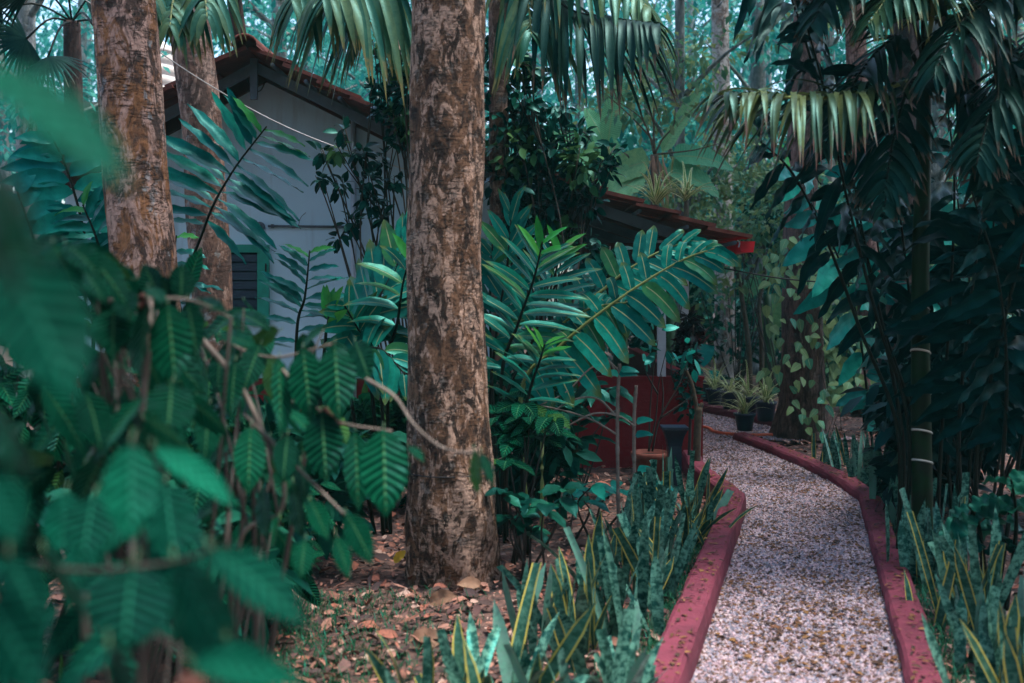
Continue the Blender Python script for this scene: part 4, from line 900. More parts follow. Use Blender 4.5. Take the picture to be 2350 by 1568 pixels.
for px, d1, n, L, W, lf, h, dr in (([(2122, 175), (2020, 205), (1900, 225), (1770, 222), (1650, 215)], 5.5, 44, 280, 16, 'palm_olive', .0, 2.3), ([(2122, 175), (2060, 90), (1980, 160), (1930, 260), (1890, 340)], 6.1, 28, 170, 18, 'palm_dark', .2, 1.2),
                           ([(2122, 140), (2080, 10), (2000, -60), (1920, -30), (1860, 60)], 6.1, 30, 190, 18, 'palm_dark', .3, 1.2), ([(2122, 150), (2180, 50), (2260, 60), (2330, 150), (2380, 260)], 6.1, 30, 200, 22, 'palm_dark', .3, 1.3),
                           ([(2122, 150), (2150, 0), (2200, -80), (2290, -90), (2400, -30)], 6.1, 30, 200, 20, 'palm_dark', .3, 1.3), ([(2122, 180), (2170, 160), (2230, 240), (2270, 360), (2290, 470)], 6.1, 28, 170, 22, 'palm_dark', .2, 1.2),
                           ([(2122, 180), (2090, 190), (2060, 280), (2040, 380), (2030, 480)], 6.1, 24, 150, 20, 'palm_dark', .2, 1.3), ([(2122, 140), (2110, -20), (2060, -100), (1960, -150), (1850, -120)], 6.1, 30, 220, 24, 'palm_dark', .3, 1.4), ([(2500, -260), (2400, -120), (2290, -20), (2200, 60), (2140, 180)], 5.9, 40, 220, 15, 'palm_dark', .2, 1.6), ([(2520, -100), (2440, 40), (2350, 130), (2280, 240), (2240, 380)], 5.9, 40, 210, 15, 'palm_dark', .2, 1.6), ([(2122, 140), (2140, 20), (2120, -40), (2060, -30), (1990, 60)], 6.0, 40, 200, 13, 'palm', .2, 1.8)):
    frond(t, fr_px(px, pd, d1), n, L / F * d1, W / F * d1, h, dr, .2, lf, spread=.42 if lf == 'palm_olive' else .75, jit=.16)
# withered frond tip at far upper right
t = thing('dry_frond', P(2350, 30, 6.4), 'withered yellow brown palm leaflets poking in at the upper right corner', 'palm frond')
mb = MB(); q = P(2420, -40, 6.4); leaves(mb, np.repeat(q[None], 5, 0) + rng.normal(0, .02, (5, 3)), nrm(P(2270, 90, 6.3) - q) + rng.normal(0, .06, (5, 3)), (0, -1, .5), rng.uniform(.35, .5, 5), .03, ribbon, .2, .3, 0, 8, 2); mb.build('leaflet', M['palm_olive'], t)
# fan palm at upper left
d = 12.5; b0 = GX(170, d); pc = P(165, 50, d)
t = thing('fan_palm', (b0[0], d, 0), 'dark thin stemmed fan palm in the upper left corner', 'palm')
trunk_mesh([b0, P(172, 400, d), P(168, 200, d), pc], [.11, .1, .1, .09], 60, 18, .02).build('trunk', M['bark_dark'], t)
for k, (x, y, dd) in enumerate(((70, -20, -.7), (140, -70, -.4), (250, -20, -.6), (215, 60, -.8), (60, 90, -.5), (110, 130, -.8), (280, 100, -.3), (0, 20, -.6))):
    h_ = P(x, y, d + dd); mb = MB(); tube(mb, spline([pc, (pc + h_) / 2 + [0, 0, .12], h_], 8), .012, 6, mat=1)
    v = nrm(h_ - pc); s = nrm(np.cross(v, [0, 1., .3])); a = np.linspace(-1.9, 1.9, 22)
    D = v[None] * np.cos(a)[:, None] + s[None] * np.sin(a)[:, None] + [0, 0, -.2]
    leaves(mb, np.repeat(h_[None], 22, 0), D, np.cross(s, v), .62 * rng.uniform(.8, 1.05, 22), .05, ribbon, .9, .3, 0, 8, 2, 0); mb.build('frond', [M['palm_dark'], M['stem_dark']], t)

# ------------------------------------------------------------------ pepper vine on the dark trunk
t = thing('pepper_vine', (vt.location.x - .2, 11.5, 0), 'pepper vine with pale heart shaped leaves climbing the dark brown trunk', 'vine'); mb = MB(); st_ = MB(); r = np.random.default_rng(4)
for k in range(11):
    x0 = r.choice([1800, 1815, 1850, 1880, 1895, 1910]) + r.normal(0, 12); y1 = r.uniform(540, 800); y0 = 990
    ys_ = np.linspace(y0, y1, 9); xs_ = x0 + np.cumsum(r.normal(0, 7, 9)); pts = [P(x, y, 11.72 + .12 * abs(x - 1845) / 60 + r.normal(0, .02)) for x, y in zip(xs_, ys_)]
    pts = spline(pts, 30); tube(st_, pts, .0035, 5)
def vine_leaves(n, xr_, yr_, dd, L):
    B = np.array([P(r.uniform(*xr_), r.uniform(*yr_), dd + r.normal(0, .1)) for _ in range(n)])
    leaves(mb, B, np.stack([r.normal(0, .6, n), -.5 + r.normal(0, .3, n), -.8 + r.normal(0, .5, n)], -1), np.stack([r.normal(0, .5, n), -1 + 0 * B[:, 0], .7 + r.normal(0, .4, n)], -1), L * r.uniform(.6, 1.2, n), L * .62 * r.uniform(.8, 1.1, n), heart, .4, .15, .02, 5, 4)
vine_leaves(90, (1888, 1960), (560, 930), 11.75, .15); vine_leaves(46, (1780, 1890), (540, 640), 11.6, .15); vine_leaves(44, (1790, 1890), (620, 1000), 11.5, .13); vine_leaves(22, (1750, 1800), (560, 900), 11.8, .15); vine_leaves(40, (1960, 2010), (620, 900), 12.2, .13)
st_.build('stem', M['sapling'], t); mb.build('foliage', M['pepper'], t)
t = thing('leaf_vine', (GX(2290, 11)[0], 11., 0), 'tangle of small vine leaves behind the shaded stems at far right', 'vine'); mb = MB(); r = np.random.default_rng(8)
cs = [P(r.uniform(2150, 2380), r.uniform(480, 900), 11 + r.uniform(-.4, .6)) for _ in range(26)]; cloud(mb, cs, np.full(26, .35), 26, .13, .08, heart, 4, 2); mb.build('foliage', M['pepper'], t)
tw = MB()
for c in cs[::2]: tube(tw, spline([[c[0], c[1], 0], (np.array([c[0], c[1], 0]) + c) / 2 + [.06, 0, 0], c], 8), .006, 5)
tw.build('stem', M['twig_dark'], t)

# ================================================================== FOREGROUND COFFEE BUSHES
def coffee(label, base, hero, twigs, fills, leaf, berries=(), seed=0, ratio=.42, fillL=.17, branches=True):
    """hero: (x0, y0, x1, y1, width, depth, facing) leaf from stalk to tip in photo pixels at its depth"""
    t = thing('coffee_bush', (base[0], base[1], 0), label, 'coffee bush'); r = np.random.default_rng(seed); mb = MB(); tw = MB()
    for h in hero:
        x0, y0, x1, y1, wd, d = h[:6]; fc = h[6] if len(h) > 6 else 0.
        p0, p1 = P(x0, y0, d), P(x1, y1, d * (.97 if y1 > y0 else 1.02)); v = p1 - p0; L = np.linalg.norm(v)
        dr = .35; D = nrm(v) + np.array([0, 0, .5 * dr])
        N = nrm(np.array([fc + r.normal(0, .3), -1., h[7] if len(h) > 7 else (.95 + r.normal(0, .35) if r.random() > .38 else -.6 + r.normal(0, .2))]))
        leaves(mb, p0, D, N, L * 1.03, wd / F * d, ovate, dr, .18, .035, 14, 8, freq=4)
        tube(tw, spline([p0 - nrm(v) * .012 + [0, .012, .004], p0], 4), .0016, 5, mat=2)
    for pts, rr in twigs:
        q = spline([P(*p) for p in pts], 26); tube(tw, q, np.linspace(rr, rr * .6, 26) * (.6 if leaf == 'coffee_near' else 1), 7, mat=1 if leaf == 'coffee_near' else 0)
        if seed in (22, 23):
            q0 = min(q, key=lambda v: v[2]); tube(tw, spline([np.array(base), (np.array(base) + q0) / 2 + [.03, .02, 0], q0], 10), np.linspace(.007, .004, 10), 6, mat=1)
    if len(fills):
        for (xa, xb, ya, yb, da, db, n) in fills:
            B = np.array([P(r.uniform(xa, xb), r.uniform(ya, yb), r.uniform(da, db)) for _ in range(n)])
            a = r.uniform(0, 6.28, n); D = np.stack([np.cos(a) * .8, np.sin(a) * .5, -.55 + r.normal(0, .25, n)], -1)
            N = np.stack([r.normal(0, .35, n), -.6 + r.normal(0, .3, n), np.where(r.random(n) < .35, -.5, 1.)], -1)
            leaves(mb, B, D, N, fillL * r.uniform(.65, 1.2, n), fillL * ratio * r.uniform(.8, 1.1, n), ovate, .7, .2, .03, 9, 6, freq=3.5)
            if branches and yb > -100:
                for k in range(0, n, 5):
                    b = B[k]; s = np.array([base[0] + r.normal(0, .05), base[1] + r.normal(0, .05), max(0, b[2] - .5)])
                    tube(tw, spline([s, (s + b) / 2 + [0, 0, .06], b], 8), np.linspace(.005, .002, 8), 5, mat=1)
    # main stems from the ground
    for k in range(4):
        s = np.array(base) + [r.normal(0, .006), r.normal(0, .006), 0]; e = s + [r.normal(0, .15), r.normal(0, .1), r.uniform(.8, 1.3)]
        tube(tw, spline([s, (s + e) / 2 + [r.normal(0, .04), 0, 0], e], 12), np.linspace(.012, .005, 12), 8, mat=1)
    tw.build('stem', [M['twig'], M['twig_dark'], M['stem_green']], t); mb.build('foliage', M[leaf], t)
    for x, y, d in berries:
        bm = MB(); c = P(x, y, d)
        for k in range(7):
            o_ = c + rvec(1)[0] * .011; lathe(bm, o_, [(.0005, -.008), (.006, -.006), (.0085, 0), (.006, .006), (.0005, .008)], 8)
        bm.build('berry_cluster', M['brown'], t)
    return t
coffee('coffee bush with ribbed hanging leaves reaching in front of the middle trunk', GX(560, 3.0),
    [(880, 985, 885, 1185, 112, 2.9, 0, .9), (815, 990, 822, 1175, 70, 3.0, .4), (738, 945, 748, 1105, 92, 2.9), (695, 800, 712, 965, 82, 3.0), (768, 790, 778, 965, 88, 2.95), (815, 785, 848, 880, 66, 3.1, -.4), (640, 820, 645, 1005, 72, 3.0, .3),
     (575, 980, 570, 1135, 74, 2.9), (520, 985, 508, 1075, 56, 3.0), (598, 790, 560, 900, 60, 3.1, .5), (1088, 1035, 1100, 1135, 48, 2.8), (1105, 1040, 1130, 1120, 26, 2.9, .8), (938, 1025, 972, 1062, 24, 2.9), (795, 1180, 852, 1295, 60, 2.7), (672, 1110, 695, 1235, 62, 2.8), (712, 1150, 752, 1240, 48, 2.8, -.5),
     (600, 1120, 615, 1240, 60, 2.9, .4), (545, 720, 620, 760, 44, 3.2), (640, 760, 560, 800, 50, 3.2), (505, 800, 500, 900, 54, 3.1), (470, 830, 478, 905, 40, 3.2), (660, 1000, 650, 1110, 60, 2.9, .5), (620, 1005, 640, 1090, 60, 3.0), (700, 1240, 690, 1330, 52, 2.6, .3), (640, 1190, 625, 1260, 50, 2.7),
     (770, 1230, 800, 1330, 40, 2.6), (560, 690, 600, 740, 40, 3.3), (480, 930, 470, 1060, 66, 2.7, .4), (445, 850, 455, 950, 60, 2.9, .4), (540, 830, 530, 960, 58, 3.0, -.3), (690, 1060, 700, 1150, 50, 3.0)],
    [([(455, 770, 3.0), (520, 845, 3.0), (565, 910, 3.0), (615, 1020, 2.95), (650, 1100, 2.9), (640, 1180, 2.9), (570, 1210, 2.95), (545, 1260, 3.0)], .008), ([(500, 770, 3.1), (560, 805, 3.1), (640, 820, 3.05), (760, 790, 3.0)], .005), ([(640, 840, 3.0), (720, 930, 2.95), (780, 970, 2.95), (900, 990, 2.9)], .005),
     ([(840, 870, 3.0), (905, 910, 2.95), (950, 975, 2.9), (1010, 1025, 2.9), (1070, 1040, 2.85), (1095, 1035, 2.85)], .005), ([(560, 950, 3.0), (700, 1090, 2.85), (790, 1180, 2.75)], .005)],
    [(420, 760, 700, 1000, 3.1, 3.8, 26), (440, 700, 1000, 1230, 3.0, 3.7, 20)], 'coffee', [(745, 950, 2.95), (770, 965, 2.95), (690, 905, 3.0)], 21)
coffee('coffee bush with leaf clusters in front of the orange trunk at left', GX(310, 2.6),
    [(335, 690, 322, 870, 104, 2.5), (262, 705, 258, 820, 88, 2.5, .4), (385, 700, 402, 890, 96, 2.5, -.3), (430, 690, 452, 830, 70, 2.6, -.5), (415, 690, 418, 605, 66, 2.7), (365, 690, 330, 605, 60, 2.7), (310, 690, 262, 600, 56, 2.6), (300, 640, 205, 580, 56, 2.6), (440, 690, 520, 720, 44, 2.7), (280, 670, 300, 740, 60, 2.5), (340, 660, 375, 700, 40, 2.5),
     (395, 880, 385, 1010, 110, 2.3, .3), (330, 960, 440, 1040, 120, 2.2), (150, 560, 230, 640, 70, 2.2), (120, 560, 180, 680, 70, 2.2), (60, 560, 10, 640, 80, 2.0), (190, 620, 240, 700, 54, 2.3), (90, 600, 130, 640, 50, 2.1), (505, 770, 590, 800, 40, 2.8)],
    [([(250, 690, 2.55), (330, 685, 2.55), (440, 690, 2.6), (530, 730, 2.7)], .005), ([(300, 1300, 2.4), (320, 1000, 2.5), (340, 800, 2.5), (345, 690, 2.55)], .01), ([(280, 1060, 2.4), (270, 960, 2.45), (265, 830, 2.5)], .005)],
    [(60, 430, 620, 900, 2.5, 3.2, 34), (20, 440, 880, 1150, 2.3, 3.0, 40), (0, 220, 540, 640, 2.4, 3.0, 26), (-300, 800, -760, -140, 2.5, 3.4, 220)], 'coffee', [(325, 692, 2.5)], 22)  # last fill is unseen leaves added overhead for shade
coffee('low coffee bush with soft focus leaves at the lower left', GX(330, 1.7),
    [(300, 1020, 302, 1240, 125, 1.35, 0, 1.2), (355, 1030, 535, 1165, 72, 1.45, .2, 1.5), (485, 1262, 695, 1440, 118, 1.15, .2, 1.5), (400, 1290, 545, 1575, 180, 1.25), (305, 1300, 285, 1500, 190, 1.2), (20, 1280, 95, 1445, 105, 1.1), (150, 1130, 140, 1270, 90, 1.7), (380, 1110, 400, 1300, 120, 1.7, .3), (440, 1525, 700, 1570, 86, 1.0), (215, 1140, 190, 1290, 110, 1.6, .5), (250, 1490, 330, 1640, 130, 1.1), (520, 1470, 600, 1590, 100, 1.2), (100, 1270, 210, 1420, 90, 1.3)],
    [([(60, 1290, 1.3), (200, 1310, 1.35), (400, 1290, 1.4), (500, 1255, 1.35)], .006), ([(310, 1420, 1.3), (420, 1500, 1.25), (520, 1560, 1.2)], .005), ([(320, 1600, 1.5), (330, 1300, 1.5), (305, 1020, 1.4)], .008)],
    [(0, 420, 1080, 1500, 1.6, 2.2, 34), (-700, 750, -900, -260, 1.5, 2.5, 300)], 'coffee_near', [(430, 1565, 1.2)], 23, fillL=.14)  # second fill hangs out of view, added to shade the leaves below
coffee('nearest coffee branch, its large blurred leaves filling the left edge', GX(-60, .9),
    [(-90, 130, 285, 440, 230, .62, .5, 2.2), (10, 585, 165, 925, 225, .85, .2, 1.2), (-150, 200, 120, 620, 430, .66, -.2, -1.3), (-40, 1370, 95, 1600, 150, .85), (-30, 1090, 40, 1250, 110, 1.0), (-80, 800, 50, 1130, 190, .8, -.4, -1.4), (-60, 130, 190, 400, 150, .66, -.3, -1.6), (-20, 940, 90, 1100, 130, 1.1, -.6), (-80, 420, 60, 700, 150, .7, -.3, -1.4)],
    [([(-60, 900, .9), (-40, 600, .85), (-60, 300, .75), (-110, 130, .65)], .006), ([(-50, 1500, .9), (-60, 1200, .9), (-60, 900, .9)], .007)], [(-900, 500, -1500, -480, .7, 1.4, 110)], 'coffee_near', (), 24)  # fill of unseen leaves added high above to darken the foreground
for o in [o for o in bpy.data.objects if o.name.startswith('coffee_bush')]: pass

for px, d, w_, h_, lab, sd_ in ((90, 4.6, 1.3, 1.35, 'dense dark bush filling the shade at the left edge behind the coffee leaves', 1), (330, 4.9, 1.3, 1.15, 'dense dark bush in the shade behind the coffee leaf clusters', 2), (450, 5.4, .9, 1.05, 'dense dark bush before the small window', 3),
                         (655, 6.4, .6, .8, 'dense dark bush left of the middle trunk beyond the hanging coffee leaves', 4), (850, 8.2, .6, .7, 'dark bush against the red base wall left of the middle trunk', 5), (1195, 7.9, .55, .9, 'dark bush under the ginger right of the middle trunk', 6)):
    bush(px, d, w_, h_, 'coffee' if sd_ % 2 else 'under', lab, 26, 30, .17, .075, seed=70 + sd_, z0=.12)
# low plants about the middle trunk and red wall
def lowplant(label, base, px, d, n, L, W, leaf='under', name='leafy_plant', stem='twig_dark', seed=0, spread=1., prof=ovate):
    t = thing(name, (base[0], base[1], 0), label, 'plant'); r = np.random.default_rng(seed); mb, tw = MB(), MB()
    for x, y in px:
        c = P(x, y, d + r.normal(0, .08)); tube(tw, spline([base + [r.normal(0, .04), r.normal(0, .04), 0], (base + c) / 2 + [r.normal(0, .04), 0, .05], c], 10), np.linspace(.009, .004, 10), 6)
        a = r.uniform(0, 6.28) + np.arange(n) * 2.4; D = np.stack([np.cos(a), np.sin(a) * .9 - .15, .1 + r.normal(0, .25, n)], -1)
        leaves(mb, np.repeat(c[None], n, 0) + r.normal(0, .015, (n, 3)), D, np.stack([r.normal(0, .2, n), -.3 + r.normal(0, .2, n), 1 + 0 * a], -1), L * r.uniform(.7, 1.15, n), W * r.uniform(.8, 1.1, n), prof, .8 * spread, .18, .04, 8, 4)
    tw.build('stem', M[stem], t); mb.build('foliage', M[leaf], t); return t
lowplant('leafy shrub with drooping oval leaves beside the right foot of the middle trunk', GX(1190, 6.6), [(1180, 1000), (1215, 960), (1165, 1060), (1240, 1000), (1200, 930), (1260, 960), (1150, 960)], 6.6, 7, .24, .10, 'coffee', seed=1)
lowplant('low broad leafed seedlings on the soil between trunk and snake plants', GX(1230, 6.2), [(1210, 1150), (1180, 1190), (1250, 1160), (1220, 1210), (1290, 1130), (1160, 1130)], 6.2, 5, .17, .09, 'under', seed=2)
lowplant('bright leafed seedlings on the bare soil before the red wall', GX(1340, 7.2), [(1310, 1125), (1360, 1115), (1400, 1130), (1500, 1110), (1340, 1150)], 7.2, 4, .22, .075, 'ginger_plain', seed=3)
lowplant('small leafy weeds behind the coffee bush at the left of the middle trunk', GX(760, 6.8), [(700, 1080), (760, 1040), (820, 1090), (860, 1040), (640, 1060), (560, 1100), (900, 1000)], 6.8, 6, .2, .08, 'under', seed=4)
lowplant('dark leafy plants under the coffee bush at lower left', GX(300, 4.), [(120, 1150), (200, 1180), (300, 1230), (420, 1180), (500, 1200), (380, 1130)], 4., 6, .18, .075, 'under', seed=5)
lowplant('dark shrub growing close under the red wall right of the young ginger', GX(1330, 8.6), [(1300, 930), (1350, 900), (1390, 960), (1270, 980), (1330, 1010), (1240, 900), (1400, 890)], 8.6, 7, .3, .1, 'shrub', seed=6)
# bare jointed stems with arching twigs
t = thing('bare_shrub', GX(1430, 7.0), 'bare jointed stems with arching leafless twigs before the red wall', 'shrub'); tw = MB(); mb = MB()
for x, y0, y1, d in ((1420, 1085, 835, 7.), (1458, 1090, 885, 7.05)):
    q = spline([GX(x, d), P(x - 3, (y0 + y1) / 2, d), P(x + 2, y1, d)], 40); rr = .011 + .003 * (np.arange(40) % 7 == 0); sm_ = tw if x < 1440 else MB(); tube(sm_, q, rr, 9)
    if x > 1440: sm_.build('stem', M['twig'], t)
for pl in ([(1420, 870), (1395, 830), (1350, 850), (1300, 900), (1240, 930)], [(1420, 960), (1370, 915), (1310, 920), (1240, 965), (1180, 990)], [(1458, 980), (1420, 955), (1360, 950), (1290, 985), (1200, 1030), (1130, 1060)], [(1420, 1000), (1350, 960), (1260, 935), (1200, 930)], [(1420, 850), (1395, 830), (1380, 845)]):
    tube(tw, spline([P(x, y, 7.0) for x, y in pl], 24), np.linspace(.008, .004, 24), 6)
for x, y, dx in ((1420, 860, 60), (1420, 860, -45), (1424, 850, 90), (1458, 1000, 40), (1460, 970, 30), (1462, 1080, 45)):
    leaves(mb, P(x, y, 6.98), (dx / 60., -.3, .3), (0, -.7, .8), .12, .06, heart, .6, .15, .02, 8, 4)
tw.build('stem', M['twig'], t); mb.build('foliage', M['ginger_plain'], t)
# maroon croton and stake
d = 9.85; b0 = GX(1580, d)
t = thing('maroon_shrub', b0, 'slender shrub crowded with dark maroon leaves at the end of the red wall', 'shrub'); tw, mb = MB(), MB()
tube(tw, spline([b0, P(1585, 900, d), P(1580, 720, d)], 20), np.linspace(.016, .007, 20), 7); tube(tw, spline([P(1580, 930, d), P(1540, 850, d), P(1565, 700, d)], 14), np.linspace(.009, .004, 14), 6)
cs = [P(1578 + 9 * math.sin(k), 735 + k * 13, d) for k in range(17)]; cloud(mb, cs[:9], np.full(9, .075), 46, .085, .05, ovate, 3, 2); cloud(mb, cs[9:], np.full(8, .09), 16, .08, .045, ovate, 3, 2, 1)
tw.build('stem', M['twig_dark'], t); mb.build('foliage', [M['croton'], M['shrub']], t)
d = 9.5; t = thing('cut_stump', GX(1600, d), 'cut greenish branch stump standing at the right end of the red wall', 'stump'); mb = MB()
q = spline([GX(1598, d), P(1600, 1000, d), P(1604, 935, d)], 16); tube(mb, q, np.linspace(.034, .03, 16), 12); tube(mb, spline([P(1602, 960, d), P(1590, 890, d), P(1575, 850, d)], 10), np.linspace(.02, .012, 10), 8); tube(mb, spline([P(1603, 945, d), P(1612, 925, d)], 5), .016, 8); mb.build('wood', M['sapling'], t)

# terracotta pot with bare bush, bollard light
d = 9.35; c = GX(1492, d)
t = thing('terracotta_pot', c, 'wide terracotta pot set at the foot of the red wall', 'pot'); mb = MB()
lathe(mb, c, [(.01, .0), (.105, .0), (.14, .19), (.148, .195), (.158, .205), (.16, .245), (.152, .252), (.142, .25), (.136, .215), (.01, .21)], 36); mb.build('pot_body', M['terracotta'], t)
mb = MB(); lathe(mb, c, [(.134, .218), (.06, .226), (.004, .224)], 24); mb.build('soil', M['soil'], t)
t = thing('potted_bush', c + [0, 0, .22], 'nearly leafless dark twiggy bush growing in the terracotta pot', 'plant'); tw, mb = MB(), MB()
for pl in ([(1490, 1036), (1492, 940), (1500, 850), (1510, 780)], [(1497, 1036), (1515, 960), (1560, 880), (1585, 800), (1592, 745)], [(1488, 1036), (1505, 960), (1512, 880), (1530, 800)], [(1515, 960), (1560, 930), (1595, 905)], [(1510, 905), (1480, 850), (1470, 810)], [(1520, 950), (1522, 900), (1518, 860)]):
    tube(tw, spline([P(x, y, d) for x, y in pl], 20), np.linspace(.009, .003, 20), 6)
cloud(mb, [P(1590, 800, d), P(1520, 800, d), P(1500, 760, d), P(1590, 830, d), P(1475, 800, d)], np.full(5, .1), 7, .13, .065, ovate, 5, 4); tw.build('stem', M['twig_dark'], t); mb.build('foliage', M['ginger_plain'], t)
d = 8.9; c = GX(1547, d)
t = thing('bollard_light', c, 'navy path light with flared square head at the end of the red wall', 'bollard light'); mb = MB()
zt, zn = P(0, 978, d)[2], P(0, 1022, d)[2]
box(mb, (c[0] - .052, d - .052, -.03), (c[0] + .052, d + .052, zn)); mb.build('post', M['navy'], t); mb = MB()
a, b_ = .056, .095
for k in range(5):
    q0, q1 = k / 5, (k + 1) / 5; r0 = a + (b_ - a) * q0 ** 1.8; r1 = a + (b_ - a) * q1 ** 1.8; z0 = zn + (zt - .02 - zn) * q0; z1 = zn + (zt - .02 - zn) * q1
    hexa(mb, [(c[0] - r0, d - r0, z0), (c[0] + r0, d - r0, z0), (c[0] + r0, d + r0, z0), (c[0] - r0, d + r0, z0), (c[0] - r1, d - r1, z1), (c[0] + r1, d - r1, z1), (c[0] + r1, d + r1, z1), (c[0] - r1, d + r1, z1)])
mb.build('flared_head', M['navy'], t); mb = MB(); box(mb, (c[0] - .1, d - .1, zt - .019), (c[0] + .1, d + .1, zt)); mb.build('cap', M['navy'], t)

# ------------------------------------------------------------------ navy pots and spider plants
def pot(c, r, h, label, name='plant_pot'):
    t = thing(name, c, label, 'pot', 'navy pots on the kerb'); mb = MB()
    lathe(mb, c, [(.01, 0), (r * .68, 0), (r * .9, h * .84), (r * .91, h * .845), (r * 1.02, h * .855), (r * 1.04, h * .99), (r * .98, h), (r * .92, h * .99), (r * .86, h * .9), (r * .01, h * .9)], 32); mb.build('pot_body', M['pot'], t)
    mb = MB(); lathe(mb, c, [(r * .88, h * .905), (r * .4, h * .93), (.002, h * .925)], 20); mb.build('soil', M['soil'], t)
for x, yb, r, h, zz, lab, lab2, n, L in ((1640, 928, .115, .20, .105, 'leftmost small navy pot on the far kerb', 'yellowish spider plant in the leftmost small pot, arching left', 24, .50),
                               (1676, 938, .125, .21, .105, 'second small navy pot from the left on the far kerb', 'short spider plant between the arching ones on the far kerb', 20, .42),
                               (1719, 950, .12, .21, .105, 'navy pot on the far kerb behind the front pot', 'upright tall spider plant behind the front pot', 22, .55),
                               (1757, 966, .125, .22, .105, 'rightmost navy pot on the far kerb beside the vine trunk', 'spider plant with a stiff upright tuft beside the vine trunk', 26, .5),
                               (1709, 988, .115, .185, .09, 'front navy pot standing on the end of the long curving kerb', 'spider plant with wide arching blades in the front pot', 26, .5)):
    c = G(x, yb, zz); pot(c, r, h, lab)
    rosette('spider_plant', c + [0, 0, h * .93], n, L, .026, M['spider'], lab2, 'spider plant', 1.5, 1.1, ribbon, 'spider plants in navy pots', 1.0, 10)
c = GX(1640, 15.2); t = thing('planter', c, 'large square rimmed navy planter at the end of the path', 'planter'); mb = MB()
lathe(mb, c, [(.01, 0), (.2, 0), (.225, .3), (.25, .305), (.252, .35), (.235, .352), (.22, .31), (.01, .30)], 32); mb.build('pot_body', M['pot'], t); mb = MB(); lathe(mb, c, [(.222, .312), (.1, .32), (.002, .318)], 20); mb.build('soil', M['soil'], t)
t = thing('elephant_ear', c + [0, 0, .31], 'elephant ear plant with one broad leaf on a pale stalk in the large planter', 'plant'); tw, mb = MB(), MB()
for e, Lh in ((P(1616, 790, 15), .36), (P(1640, 850, 15.1), .2), (P(1600, 845, 15.), .22)):
    tube(tw, spline([c + [.05, 0, .3], (c + [0, 0, .3] + e) / 2 + [.05, 0, .08], e], 12), np.linspace(.014, .008, 12), 7); leaves(mb, e, (-.1, -.5, -.55), (0, -1, .6), Lh, Lh * .75, heart, .3, .1, .02, 10, 6)
tw.build('stem', M['stem_yellow'], t); mb.build('foliage', M['ginger_plain'], t)
rosette('cordyline', P(1600, 815, 17.), 22, .5, .05, M['cordyline'], 'dark red spiky plant behind the elephant ear and the spotted trunk', 'plant', 1.2, .8)
lowplant('small marigold like flowering plant behind the large planter', GX(1680, 15.8), [(1670, 868), (1690, 872), (1655, 865)], 15.8, 8, .12, .06, 'under', seed=12)

# ------------------------------------------------------------------ cables and hose
mb = MB(); tube(mb, spline([P(-40, -170, 8.1), P(225, 20, 8.3), P(480, 195, 8.7), P(700, 310, 9.3), P(940, 392, 10.0), P(1060, 425, 10.25)], 60), .0042, 6)
tag(mb.build('cable', M['cable'], loc=P(700, 310, 9.3)), 'thin white cable slanting down across the house gable', 'cable')
mb = MB(); tube(mb, spline([P(1640, 612, 9.95), P(1800, 640, 9.6), P(1970, 651, 9.4), P(2110, 648, 9.2), P(2500, 600, 9.)], 50), .007, 6)
tag(mb.build('cable', M['black'], loc=P(1970, 651, 9.4)), 'thin black cable strung from the veranda eave past the vine trunk', 'cable')
hz = .03; mb = MB(); hp = [G(1500, 975, hz), G(1612, 980, hz), G(1640, 991, hz), G(1682, 997, hz)]
hp += [np.array([2.62, 12.1, .03]), np.array([2.9, 12.2, .03]), np.array([3.3, 12.6, .03])]
tube(mb, spline(hp, 60), .019, 8); tag(mb.build('hose', M['hose'], loc=hp[2]), 'orange garden hose lying across the gravel near the front pot', 'hose')

